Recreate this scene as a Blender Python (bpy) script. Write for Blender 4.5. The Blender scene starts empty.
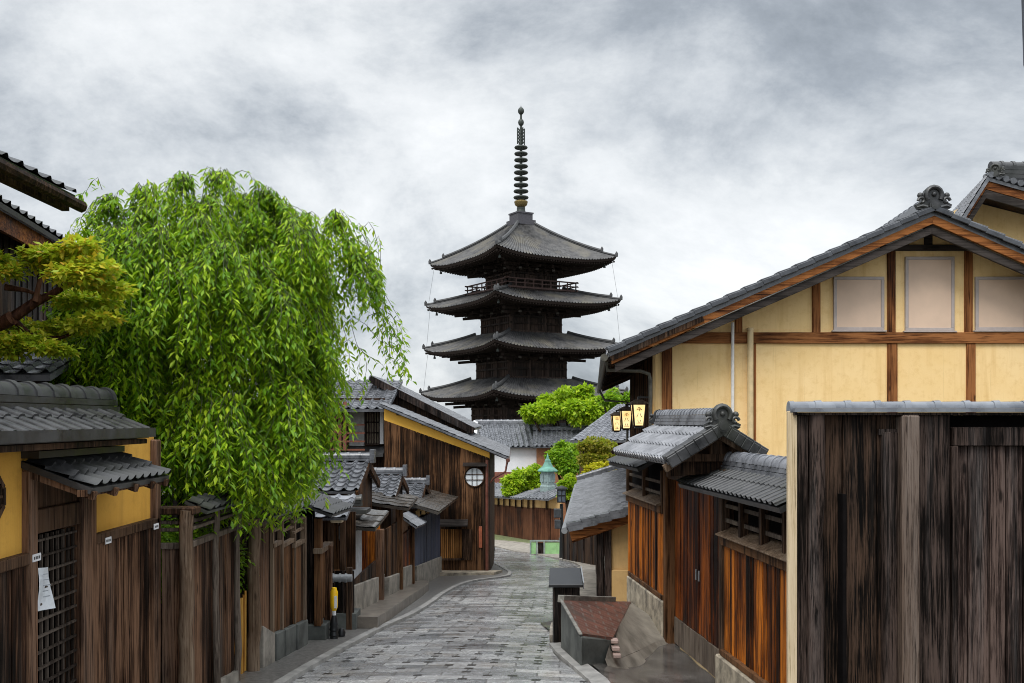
import bpy, math, random
from mathutils import Vector as V, noise as mnoise
random.seed(7)
R = math.radians
S = bpy.context.scene
COL = S.collection

# ------------------------------------------------------------------ camera, world, sun, exposure
F, EYE, HOR = 995.6, 1.6, 420.0
cam = bpy.data.cameras.new("camera"); cam.lens = 35; cam.sensor_width = 36
cam.shift_y = (HOR - 341.5) / 1024; cam.clip_start = .1; cam.clip_end = 3000
co = bpy.data.objects.new("camera", cam); COL.objects.link(co)
co.location = (0, 0, EYE); co.rotation_euler = (R(90), 0, 0)
S.camera = co

W = bpy.data.worlds.new("World"); S.world = W; W.use_nodes = True
nt = W.node_tree; nt.nodes.clear()
def wn(t, **k):
    n = nt.nodes.new(t)
    for a, b in k.items(): setattr(n, a, b)
    return n
L = nt.links.new
SUN_EL, SUN_AZ = 52, 205
wout = wn("ShaderNodeOutputWorld"); mixs = wn("ShaderNodeMixShader")
bgS = wn("ShaderNodeBackground"); bgS.inputs[1].default_value = .1
bgC = wn("ShaderNodeBackground"); bgC.inputs[1].default_value = 1.0
sky = wn("ShaderNodeTexSky", sky_type='NISHITA', sun_disc=False, sun_elevation=R(SUN_EL), sun_rotation=R(SUN_AZ))
L(sky.outputs[0], bgS.inputs[0])
tc = wn("ShaderNodeTexCoord"); sep = wn("ShaderNodeSeparateXYZ"); L(tc.outputs['Generated'], sep.inputs[0])
zc = wn("ShaderNodeMath", operation='MAXIMUM'); zc.inputs[1].default_value = 0; L(sep.outputs[2], zc.inputs[0])
za = wn("ShaderNodeMath", operation='ADD'); za.inputs[1].default_value = .6; L(zc.outputs[0], za.inputs[0])
dx = wn("ShaderNodeMath", operation='DIVIDE'); L(sep.outputs[0], dx.inputs[0]); L(za.outputs[0], dx.inputs[1])
dy = wn("ShaderNodeMath", operation='DIVIDE'); L(sep.outputs[1], dy.inputs[0]); L(za.outputs[0], dy.inputs[1])
cmb = wn("ShaderNodeCombineXYZ"); L(dx.outputs[0], cmb.inputs[0]); L(dy.outputs[0], cmb.inputs[1])
mp = wn("ShaderNodeMapping"); mp.inputs['Location'].default_value = (21.3, -6.2, .4); mp.inputs['Scale'].default_value = (1, 1.15, 1); L(cmb.outputs[0], mp.inputs[0])
n1 = wn("ShaderNodeTexNoise"); n1.inputs['Scale'].default_value = 2.0; n1.inputs['Detail'].default_value = 9; n1.inputs['Roughness'].default_value = .64; n1.inputs['Distortion'].default_value = .25
L(mp.outputs[0], n1.inputs['Vector'])
n2 = wn("ShaderNodeTexNoise"); n2.inputs['Scale'].default_value = .9; n2.inputs['Detail'].default_value = 3; L(mp.outputs[0], n2.inputs['Vector'])
mx = wn("ShaderNodeMix", data_type='FLOAT'); mx.inputs[0].default_value = .34; L(n1.outputs[0], mx.inputs[2]); L(n2.outputs[0], mx.inputs[3])
cr = wn("ShaderNodeValToRGB"); el = cr.color_ramp.elements
el[0].position = .36; el[0].color = (.185, .21, .24, 1)
el[1].position = .62; el[1].color = (.80, .815, .825, 1)
for p_, c_ in ((.43, (.32, .352, .39, 1)), (.485, (.50, .53, .56, 1)), (.54, (.66, .683, .70, 1))):
    e = el.new(p_); e.color = c_
L(mx.outputs[0], cr.inputs[0])
# overcast deck made brighter out of view, overhead and behind, to light the street
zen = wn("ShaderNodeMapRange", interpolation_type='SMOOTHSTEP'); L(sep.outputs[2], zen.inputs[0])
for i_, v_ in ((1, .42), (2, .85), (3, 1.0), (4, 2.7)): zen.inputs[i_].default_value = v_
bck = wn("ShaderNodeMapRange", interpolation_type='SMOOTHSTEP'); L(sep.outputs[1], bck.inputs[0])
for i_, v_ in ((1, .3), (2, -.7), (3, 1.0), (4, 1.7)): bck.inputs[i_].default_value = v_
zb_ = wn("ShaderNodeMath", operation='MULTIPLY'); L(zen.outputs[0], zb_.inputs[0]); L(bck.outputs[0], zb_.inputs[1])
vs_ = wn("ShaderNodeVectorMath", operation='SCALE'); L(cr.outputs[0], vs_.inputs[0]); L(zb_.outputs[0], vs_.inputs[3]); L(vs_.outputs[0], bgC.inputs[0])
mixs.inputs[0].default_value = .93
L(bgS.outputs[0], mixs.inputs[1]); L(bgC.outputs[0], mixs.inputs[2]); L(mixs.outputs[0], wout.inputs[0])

sl = bpy.data.lights.new("sun", 'SUN'); sl.energy = 1.5; sl.angle = R(25); sl.color = (1, .96, .9)
so = bpy.data.objects.new("sun", sl); COL.objects.link(so)
_sd = V((math.sin(R(SUN_AZ)) * math.cos(R(SUN_EL)), math.cos(R(SUN_AZ)) * math.cos(R(SUN_EL)), math.sin(R(SUN_EL))))
so.location = (0, -10, 40); so.rotation_euler = _sd.to_track_quat('Z', 'Y').to_euler()

S.view_settings.view_transform = 'Standard'; S.view_settings.look = 'None'
S.view_settings.exposure = 0.4; S.view_settings.gamma = 1; S.view_settings.use_curve_mapping = False
S.render.engine = 'CYCLES'; S.cycles.filter_width = 1.0; S.cycles.max_bounces = 6; S.cycles.transparent_max_bounces = 4

# ------------------------------------------------------------------ coordinate helpers
def at(px, py, d):                       # a photo pixel at depth d -> world point
    return V(((px - 512) / F * d, d, EYE + (HOR - py) / F * d))
def zr(r): return EYE + r                # height relative to the eye
def G(d):                                # street level
    return -.1 * d if d < 50 else -5 - .06 * (d - 50)
def RX(d, off=0): return 3.2055 - .095 * d + off          # right-hand wall line
def Rd(px, off=0): return (3.2055 + off) / ((px - 512) / F + .095)
RT = V((-.095, 1, 0)).normalized(); RN = V((-1, -.095, 0)).normalized()   # along wall (away), out to the street
UP = V((0, 0, 1)); XA = V((1, 0, 0)); YA = V((0, 1, 0))

# ------------------------------------------------------------------ mesh builder
BASE = {}
class MB:
    def __init__(s): s.v = []; s.f = []; s.uv = None
    def quad(s, *p):
        i = len(s.v); s.v += [V(q) for q in p]; s.f.append(tuple(range(i, i + len(p))))
    def box(s, c, size, ax=(XA, YA, UP)):
        c = V(c); h = [V(a) * (k / 2) for a, k in zip(ax, size)]; i = len(s.v)
        for sx in (-1, 1):
            for sy in (-1, 1):
                for sz in (-1, 1): s.v.append(c + h[0] * sx + h[1] * sy + h[2] * sz)
        for f in ((0, 1, 3, 2), (4, 6, 7, 5), (0, 4, 5, 1), (2, 3, 7, 6), (0, 2, 6, 4), (1, 5, 7, 3)): s.f.append(tuple(i + k for k in f))
    def bx(s, x0, x1, y0, y1, z0, z1): s.box(((x0 + x1) / 2, (y0 + y1) / 2, (z0 + z1) / 2), (abs(x1 - x0), abs(y1 - y0), abs(z1 - z0)))
    def beam(s, p, q, w, h, up=UP):
        p, q = V(p), V(q); d = (q - p); l = d.length; d.normalize()
        sd = d.cross(V(up))
        if sd.length < 1e-4: sd = d.cross(XA)
        sd.normalize(); u = sd.cross(d).normalized()
        s.box((p + q) / 2, (l, w, h), (d, sd, u))
    def prism(s, poly, vec):
        n = len(poly); i = len(s.v); vec = V(vec)
        s.v += [V(p) for p in poly] + [V(p) + vec for p in poly]
        s.f.append(tuple(range(i, i + n))); s.f.append(tuple(range(i + 2 * n - 1, i + n - 1, -1)))
        for k in range(n): s.f.append((i + k, i + n + k, i + n + (k + 1) % n, i + (k + 1) % n))
    def hexa(s, b, t):                       # 4 bottom points, 4 top points
        i = len(s.v); s.v += [V(p) for p in b] + [V(p) for p in t]
        s.f += [(i + 3, i + 2, i + 1, i), (i + 4, i + 5, i + 6, i + 7)] + [(i + k, i + (k + 1) % 4, i + 4 + (k + 1) % 4, i + 4 + k) for k in range(4)]
    def tube(s, pts, r, n=8, cap=True):
        pts = [V(p) for p in pts]; m = len(pts)
        rs = r if isinstance(r, (list, tuple)) else [r] * m
        i = len(s.v); ref = None
        for k, p in enumerate(pts):
            d = (pts[min(k + 1, m - 1)] - pts[max(k - 1, 0)]).normalized()
            if ref is None: ref = d.cross(UP) if abs(d.z) < .95 else d.cross(XA)
            a = (ref - d * ref.dot(d)).normalized(); b = d.cross(a); ref = a
            for j in range(n):
                t = 2 * math.pi * j / n; s.v.append(p + (a * math.cos(t) + b * math.sin(t)) * rs[k])
        for k in range(m - 1):
            for j in range(n): s.f.append((i + k * n + j, i + k * n + (j + 1) % n, i + (k + 1) * n + (j + 1) % n, i + (k + 1) * n + j))
        if cap: s.f.append(tuple(i + j for j in range(n - 1, -1, -1))); s.f.append(tuple(i + (m - 1) * n + j for j in range(n)))
    def lathe(s, c, prof, n=12):
        c = V(c); s.tube([c + UP * z for r, z in prof], [max(r, 1e-3) for r, z in prof], n)
    def ball(s, c, r, n=8, sq=(1, 1, 1)):
        c = V(c); m = max(4, n // 2); i = len(s.v)
        for k in range(m + 1):
            a = math.pi * k / m
            for j in range(n):
                t = 2 * math.pi * j / n
                s.v.append(c + V((math.sin(a) * math.cos(t) * sq[0], math.sin(a) * math.sin(t) * sq[1], math.cos(a) * sq[2])) * r)
        for k in range(m):
            for j in range(n): s.f.append((i + k * n + j, i + (k + 1) * n + j, i + (k + 1) * n + (j + 1) % n, i + k * n + (j + 1) % n))
    def leaf(s, p, d, nrm, l, w, fold=.25):
        d = d.normalized(); sd = d.cross(nrm)
        if sd.length < 1e-3: sd = d.cross(XA + UP * .3)
        sd.normalize(); n = sd.cross(d); i = len(s.v)
        s.v += [p, p + d * l * .45 + sd * w / 2 + n * w * fold, p + d * l, p + d * l * .45 - sd * w / 2 + n * w * fold, p + d * l * .5]
        s.f += [(i, i + 1, i + 2, i + 4), (i, i + 4, i + 2, i + 3)]
    def build(s, name, mat, parent=None, bevel=0, smooth=None, loc=None):
        if parent is not None: base = BASE[parent]
        elif loc is not None: base = V(loc)
        else:
            xs = [p.x for p in s.v]; ys = [p.y for p in s.v]
            base = V(((min(xs) + max(xs)) / 2, (min(ys) + max(ys)) / 2, min(p.z for p in s.v)))
        me = bpy.data.meshes.new(name); me.from_pydata([p - base for p in s.v], [], s.f)
        if s.uv:
            ul = me.uv_layers.new(name="UVMap")
            for lp in me.loops: ul.data[lp.index].uv = s.uv[lp.vertex_index]
        me.materials.append(mat); me.validate(); me.update()
        o = bpy.data.objects.new(name, me); COL.objects.link(o)
        if parent is not None: o.parent = parent
        else: o.location = base
        BASE[o] = base
        if smooth:
            me.shade_smooth(); me.set_sharp_from_angle(angle=R(smooth))
        if bevel:
            m = o.modifiers.new("bevel", 'BEVEL'); m.width = bevel; m.segments = 1; m.limit_method = 'ANGLE'; m.angle_limit = R(50)
        return o

def thing(name, loc, label, cat, group=None):
    o = bpy.data.objects.new(name, None); COL.objects.link(o); o.location = loc; o.empty_display_size = .2
    BASE[o] = V(loc); return tag(o, label, cat, group)
def tag(o, label=None, cat=None, group=None, kind=None):
    for k, v in (('label', label), ('category', cat), ('group', group), ('kind', kind)):
        if v: o[k] = v
    return o
def copy_tree(o, parent=None):
    c = o.copy(); COL.objects.link(c); c.parent = parent; BASE[c] = BASE[o]
    for ch in list(o.children): copy_tree(ch, c)
    return c

# ------------------------------------------------------------------ materials
MATS = {}
class NT:
    def __init__(s, name):
        s.m = bpy.data.materials.new(name); s.m.use_nodes = True; s.t = s.m.node_tree
        s.b = s.t.nodes['Principled BSDF']; s.out = s.t.nodes['Material Output']
    def n(s, t, ins=None, **k):
        x = s.t.nodes.new(t)
        for a, b in k.items(): setattr(x, a, b)
        for a, b in (ins or {}).items():
            if isinstance(b, bpy.types.NodeSocket): s.t.links.new(b, x.inputs[a])
            else: x.inputs[a].default_value = b
        return x
    def l(s, a, b): s.t.links.new(a, b)
    def ramp(s, fac, stops):
        r = s.n("ShaderNodeValToRGB", {0: fac}); e = r.color_ramp.elements
        while len(e) < len(stops): e.new(.5)
        for i, (p, c) in enumerate(stops): e[i].position = p; e[i].color = (*c, 1) if len(c) == 3 else c
        return r.outputs[0]
    def mix(s, f, a, b, bt='MIX'):
        x = s.n("ShaderNodeMix", data_type='RGBA', blend_type=bt)
        for i, v in ((0, f), (6, a), (7, b)):
            if isinstance(v, bpy.types.NodeSocket): s.l(v, x.inputs[i])
            else: x.inputs[i].default_value = v if i == 0 else (*v, 1)
        return x.outputs[2]
    def math(s, op, a, b=0.0):
        x = s.n("ShaderNodeMath", operation=op)
        for i, v in ((0, a), (1, b)):
            if isinstance(v, bpy.types.NodeSocket): s.l(v, x.inputs[i])
            else: x.inputs[i].default_value = v
        return x.outputs[0]
    def bump(s, h, st, dist=.02):
        b = s.n("ShaderNodeBump", {'Strength': st, 'Distance': dist, 'Height': h}); s.l(b.outputs[0], s.b.inputs['Normal'])
    def fin(s, col, rough=.6, spec=.5):
        if isinstance(col, bpy.types.NodeSocket): s.l(col, s.b.inputs['Base Color'])
        else: s.b.inputs['Base Color'].default_value = (*col, 1)
        if isinstance(rough, bpy.types.NodeSocket): s.l(rough, s.b.inputs['Roughness'])
        else: s.b.inputs['Roughness'].default_value = rough
        s.b.inputs['Specular IOR Level'].default_value = spec
        MATS[s.m.name] = s.m; return s.m
def gpos(t, scale):
    g = t.n("ShaderNodeNewGeometry"); m = t.n("ShaderNodeMapping", {0: g.outputs['Position'], 'Scale': scale}); return g, m.outputs[0]

def wood(name, dark, mid, light, axis='z', rough=.68, wear=None, wear_amt=.5, fine=26, spec=.08, rnd=.6):
    t = NT(name); sc = {'z': (fine, fine, fine * .03), 'x': (fine * .045, fine, fine), 'y': (fine, fine * .045, fine)}[axis]
    g, p = gpos(t, sc)
    off = t.n("ShaderNodeVectorMath", {0: p, 1: t.n("ShaderNodeCombineXYZ", {2: t.math('MULTIPLY', g.outputs['Random Per Island'], 37.0)}).outputs[0]}, operation='ADD')
    n = t.n("ShaderNodeTexNoise", {'Vector': off.outputs[0], 'Scale': 1.0, 'Detail': 6.0, 'Roughness': .65, 'Distortion': .12})
    _, pf = gpos(t, tuple(k * 3.1 for k in sc))
    offf = t.n("ShaderNodeVectorMath", {0: pf, 1: t.n("ShaderNodeCombineXYZ", {0: t.math('MULTIPLY', g.outputs['Random Per Island'], 61.0)}).outputs[0]}, operation='ADD')
    nf = t.n("ShaderNodeTexNoise", {'Vector': offf.outputs[0], 'Scale': 1.0, 'Detail': 5.0, 'Roughness': .7, 'Distortion': .25})
    _, p2 = gpos(t, tuple(max(.7, k * .09) for k in sc))
    n2 = t.n("ShaderNodeTexNoise", {'Vector': p2, 'Scale': 1.0, 'Detail': 5.0, 'Roughness': .6})
    f = t.math('ADD', t.math('MULTIPLY', t.math('ADD', t.math('MULTIPLY', t.math('SUBTRACT', n.outputs[0], .5), .75), t.math('SUBTRACT', nf.outputs[0], .5)), 1.15), t.math('ADD', t.math('MULTIPLY', t.math('SUBTRACT', n2.outputs[0], .5), 1.05), t.math('MULTIPLY', t.math('SUBTRACT', g.outputs['Random Per Island'], .5), rnd * .55)))
    f = t.math('ADD', f, .5)
    c = t.ramp(f, [(.28, dark), (.5, mid), (.74, light)])
    if wear:
        _, p3 = gpos(t, tuple(k * .11 for k in sc))
        n3 = t.n("ShaderNodeTexNoise", {'Vector': p3, 'Scale': 1.3, 'Detail': 6.0, 'Roughness': .7})
        wf = t.ramp(n3.outputs[0], [(.50, (0, 0, 0)), (.68, (wear_amt,) * 3)])
        c = t.mix(t.math('MULTIPLY', t.n('ShaderNodeSeparateColor', {0: wf}).outputs[0], t.ramp(nf.outputs[0], [(.38, (.15,) * 3), (.6, (1, 1, 1))])), c, wear)
    c = t.mix(t.ramp(nf.outputs[0], [(.30, (.85,) * 3), (.42, (0, 0, 0))]), c, tuple(k * .45 for k in dark))
    # knots
    kv = t.n('ShaderNodeTexVoronoi', {'Vector': t.n('ShaderNodeMapping', {0: g.outputs['Position'], 'Scale': {'z': (5, 5, 1.6), 'x': (1.6, 5, 5), 'y': (5, 1.6, 5)}[axis]}).outputs[0], 'Scale': 1.0, 'Randomness': 1.0})
    c = t.mix(t.ramp(kv.outputs['Distance'], [(.05, (.8,) * 3), (.11, (0, 0, 0))]), c, tuple(k * .6 for k in dark))
    t.bump(t.math('ADD', n.outputs[0], nf.outputs[0]), .7, .006)
    rr = t.ramp(n2.outputs[0], [(.35, (rough - .18,) * 3), (.65, (rough + .12,) * 3)])
    return t.fin(c, rr, spec)
def tile(name, a, b, rough=.35, moss=None, scale=5, spec=.5):
    t = NT(name); g, p = gpos(t, (scale,) * 3)
    n = t.n("ShaderNodeTexNoise", {'Vector': p, 'Scale': 1.0, 'Detail': 7.0, 'Roughness': .65})
    n2 = t.n("ShaderNodeTexNoise", {'Vector': p, 'Scale': .23, 'Detail': 3.0})
    vo = t.n("ShaderNodeTexVoronoi", {'Vector': p, 'Scale': .9})
    f = t.math('ADD', t.math('MULTIPLY', n.outputs[0], .85), t.math('MULTIPLY', t.n("ShaderNodeSeparateColor", {0: vo.outputs['Color']}).outputs[0], .16))
    c = t.ramp(f, [(.3, a), (.68, b)])
    if moss: c = t.mix(t.ramp(n2.outputs[0], [(.5, (0, 0, 0)), (.66, (.6,) * 3)]), c, moss)
    t.bump(n.outputs[0], .35, .01)
    return t.fin(c, t.ramp(n.outputs[0], [(.3, (rough - .12,) * 3), (.7, (rough + .15,) * 3)]), spec)
def plaster(name, a, b, stain, rough=.85, streak=.5):
    t = NT(name); g, p = gpos(t, (1.1,) * 3); _, ps = gpos(t, (5, 5, .35)); _, pf = gpos(t, (60,) * 3)
    n = t.n("ShaderNodeTexNoise", {'Vector': p, 'Scale': 1.0, 'Detail': 6.0, 'Roughness': .6})
    ns = t.n("ShaderNodeTexNoise", {'Vector': ps, 'Scale': 1.0, 'Detail': 5.0, 'Roughness': .65})
    nf = t.n("ShaderNodeTexNoise", {'Vector': pf, 'Scale': 1.0, 'Detail': 3.0})
    c = t.ramp(n.outputs[0], [(.35, a), (.65, b)])
    c = t.mix(t.ramp(ns.outputs[0], [(.52, (0, 0, 0)), (.75, (streak,) * 3)]), c, stain)
    _, pm = gpos(t, (7,) * 3); nm = t.n("ShaderNodeTexNoise", {'Vector': pm, 'Scale': 1.0, 'Detail': 8.0, 'Roughness': .75})
    c = t.mix(t.ramp(nm.outputs[0], [(.50, (0, 0, 0)), (.72, (streak * .8,) * 3)]), c, stain)
    _, pd = gpos(t, (22, 22, .5)); nd = t.n("ShaderNodeTexNoise", {'Vector': pd, 'Scale': 1.0, 'Detail': 4.0, 'Roughness': .7})
    c = t.mix(t.ramp(nd.outputs[0], [(.60, (0, 0, 0)), (.74, (streak * .7,) * 3)]), c, tuple(k * .8 for k in stain))
    t.bump(t.math('ADD', nf.outputs[0], nm.outputs[0]), .35, .005)
    return t.fin(c, rough, .25)
def plain(name, c, rough=.5, metal=0, spec=.5, var=.25, scale=9):
    t = NT(name); g, p = gpos(t, (scale,) * 3)
    n = t.n("ShaderNodeTexNoise", {'Vector': p, 'Scale': 1.0, 'Detail': 6.0, 'Roughness': .65})
    c1 = tuple(k * (1 - var) for k in c); c2 = tuple(min(1, k * (1 + var)) for k in c)
    t.b.inputs['Metallic'].default_value = metal
    t.bump(n.outputs[0], .15, .004)
    return t.fin(t.ramp(n.outputs[0], [(.35, c1), (.65, c2)]), rough, spec)
def leafm(name, stops, trans=.45):
    t = NT(name); g = t.n("ShaderNodeNewGeometry"); _, p = gpos(t, (1.3,) * 3)
    n = t.n("ShaderNodeTexNoise", {'Vector': p, 'Scale': 1.0, 'Detail': 3.0})
    f = t.math('ADD', t.math('MULTIPLY', g.outputs['Random Per Island'], .6), t.math('MULTIPLY', n.outputs[0], .5))
    c = t.ramp(f, stops)
    m = t.fin(c, .42, .35)
    tr = t.n("ShaderNodeBsdfTranslucent"); t.l(t.mix(.5, c, (.35, .55, .03)), tr.inputs[0])
    ms = t.n("ShaderNodeMixShader", {0: trans, 1: t.b.outputs[0], 2: tr.outputs[0]}); t.l(ms.outputs[0], t.out.inputs[0])
    return m

W_DARK = wood('wood_dark', (.004, .0025, .0018), (.026, .0142, .0086), (.095, .054, .032), wear=(.11, .085, .065), wear_amt=.5)
W_LEFT = wood('wood_left', (.004, .0022, .0014), (.038, .0178, .0097), (.19, .103, .06), wear=(.16, .125, .10), wear_amt=.55)
W_GREY = wood('wood_grey', (.03, .022, .017), (.085, .064, .05), (.17, .135, .105), wear=(.22, .18, .15))
W_LOG = wood('wood_log', (.04, .026, .016), (.12, .078, .05), (.22, .16, .11), wear=(.26, .21, .17), fine=18)
W_ORNG = wood('wood_orange', (.005, .0025, .0015), (.145, .037, .006), (.60, .18, .02), rough=.55, spec=.12, fine=26, rnd=1.0, wear=(.02, .009, .004), wear_amt=.8)
W_DOOR = wood('wood_red_dark', (.004, .002, .0015), (.06, .014, .005), (.34, .088, .014), rough=.55, spec=.12, fine=26, rnd=.5, wear=(.008, .005, .004), wear_amt=.9)
W_BLACK = wood('wood_black', (.0015, .0012, .001), (.008, .0055, .0045), (.075, .052, .043), wear=(.12, .105, .10), wear_amt=.5, rough=.55, rnd=.4, fine=34)
W_BEAMX = wood('wood_beam_across', (.02, .007, .003), (.12, .042, .014), (.32, .13, .045), axis='x', fine=16)
W_BEAMZ = wood('wood_beam_upright', (.02, .007, .003), (.11, .038, .013), (.30, .12, .042), axis='z', fine=16)
W_BEAMD = wood('wood_eave', (.012, .009, .007), (.03, .021, .015), (.07, .05, .035), axis='y', fine=16)
W_BARGE = wood('wood_bargeboard', (.02, .008, .004), (.13, .045, .015), (.34, .13, .04), axis='x', fine=14)
W_BARGD = wood('wood_bargeboard_dark', (.012, .010, .009), (.03, .025, .022), (.06, .05, .045), axis='x', fine=14)
W_CREAM = wood('wood_cream', (.30, .22, .12), (.46, .35, .21), (.6, .48, .32), wear=(.2, .15, .09), wear_amt=.5)
W_HOUSE = wood('wood_house', (.004, .0023, .0014), (.033, .0152, .007), (.15, .073, .034), wear=(.13, .08, .05), fine=14)
W_FAR = wood('wood_far', (.02, .009, .005), (.07, .027, .014), (.13, .055, .028), fine=10)
W_BLUE = wood('wood_blue', (.03, .034, .05), (.055, .062, .09), (.10, .11, .15), fine=14)
W_PAG = wood('wood_pagoda', (.010, .007, .0055), (.028, .019, .015), (.07, .047, .037), fine=5, rough=.75, spec=.15)
W_PAGD = plain('pagoda_dark', (.026, .019, .016), .85, spec=.1)
BAMBOO = wood('bamboo', (.22, .09, .015), (.42, .2, .04), (.6, .34, .08), fine=20)
T_DARK = tile('tile_dark', (.010, .0105, .011), (.05, .05, .052), .4, moss=(.026, .028, .018))
T_GREY = tile('tile_grey', (.07, .074, .085), (.23, .235, .255), .25, spec=.6)
T_MID = tile('tile_mid', (.035, .038, .042), (.16, .165, .18), .25, spec=.6)
T_PAG = tile('tile_pagoda', (.032, .032, .034), (.135, .132, .13), .55, moss=(.17, .155, .12), scale=2.2, spec=.3)
P_OCH = plaster('plaster_ochre', (.56, .29, .045), (.66, .37, .07), (.30, .15, .03))
P_YEL = plaster('plaster_yellow', (.86, .60, .27), (.91, .66, .33), (.72, .46, .18), streak=.9)
P_TAN = plaster('plaster_tan', (.52, .33, .13), (.6, .40, .18), (.4, .25, .11))
P_WHT = plaster('plaster_white', (.74, .75, .76), (.82, .82, .82), (.55, .56, .57))
P_FASC = plaster('plaster_orange', (.84, .46, .07), (.88, .50, .09), (.7, .36, .05), streak=.3)
CONC = plain('concrete', (.24, .215, .18), .8, var=.4, scale=4)
CONC_D = plain('concrete_dark', (.075, .08, .073), .7, var=.5, scale=3)
CONC_W = plain('concrete_wet', (.085, .078, .072), .16, var=.5, scale=2.2)
STONE = plain('stone', (.30, .255, .19), .7, var=.55, scale=6)
STONE_K = plain('kerb_stone', (.26, .25, .235), .5, var=.35, scale=5)
ASPH = plain('asphalt', (.13, .123, .115), .4, var=.5, scale=22)
ASPH_B = plain('walkway_brown', (.16, .135, .11), .4, var=.35, scale=5)
EARTH = plain('earth', (.08, .075, .06), .9, var=.4, scale=1)
SHUT = plain('shutter', (.66, .48, .35), .55, var=.06, scale=2)
SHUTF = plain('shutter_frame', (.42, .36, .33), .5, var=.08)
PIPE_W = plain('pipe_white', (.72, .70, .66), .4, var=.1)
PIPE_C = plain('pipe_cream', (.66, .50, .27), .45, var=.1)
PIPE_D = plain('pipe_dark', (.03, .026, .024), .4, var=.3)
PIPE_R = plain('pipe_red', (.12, .04, .025), .4, var=.3)
BLACK = plain('black_metal', (.012, .013, .014), .38, var=.3)
VOIDM = plain('shade_black', (.006, .005, .005), .9, spec=.05)  # near-black colour painting the shade in openings and gaps
WHITE = plain('white_paint', (.75, .75, .76), .5, var=.06)
PAPER = plain('paper', (.66, .69, .72), .7, var=.08, scale=25)
INK = plain('ink', (.015, .013, .012), .7)
YELP = plain('yellow_plastic', (.85, .50, .01), .35, var=.1)
COPPER = plain('copper_green', (.10, .25, .195), .6, var=.3, scale=3)
GREENF = plain('green_panel', (.28, .50, .22), .55, var=.2, scale=3)
GLASS_P = plain('window_paper', (.68, .72, .74), .3, var=.06)
RED_PL = plain('red_plaque', (.28, .075, .03), .5, var=.2)
BRONZE = plain('bronze', (.035, .042, .036), .55, metal=.3, var=.4, scale=3)
GOLD = plain('dull_gold', (.22, .16, .06), .5, metal=.5, var=.3)
GREYM = plain('grey_metal', (.24, .25, .26), .4, metal=.2, var=.15)
BARK = wood('bark', (.012, .009, .007), (.04, .028, .02), (.09, .065, .05), fine=12)
BARK_R = wood('bark_red', (.035, .014, .008), (.10, .042, .024), (.17, .08, .05), fine=12)
LEAF_W = leafm('leaf_cherry', [(.12, (.045, .14, .005)), (.5, (.17, .34, .010)), (.85, (.46, .60, .022))])
LEAF_M = leafm('leaf_maple', [(.12, (.18, .29, .015)), (.45, (.42, .52, .03)), (.70, (.64, .60, .045)), (.92, (.66, .32, .03))])
LEAF_B = leafm('leaf_bright', [(.1, (.09, .22, .008)), (.5, (.30, .46, .015)), (.9, (.52, .62, .03))])
LEAF_G = leafm('leaf_mid', [(.1, (.05, .15, .008)), (.5, (.17, .34, .014)), (.9, (.36, .50, .03))])
LEAF_O = leafm('leaf_brown', [(.1, (.08, .09, .008)), (.5, (.23, .20, .02)), (.9, (.38, .30, .03))])
LEAF_Y = leafm('leaf_yellow', [(.1, (.3, .28, .01)), (.5, (.55, .46, .015)), (.9, (.7, .6, .03))])

def lamp_mat():
    t = NT('lamp_paper'); g, p = gpos(t, (6, 6, 6))
    n = t.n("ShaderNodeTexNoise", {'Vector': p, 'Scale': 1.0, 'Detail': 3.0})
    c = t.ramp(n.outputs[0], [(.3, (1, .62, .20)), (.7, (1, .80, .42))])
    t.l(c, t.b.inputs['Emission Color']); t.b.inputs['Emission Strength'].default_value = .85
    return t.fin((.7, .5, .25), .6)
LAMP = lamp_mat()

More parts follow.
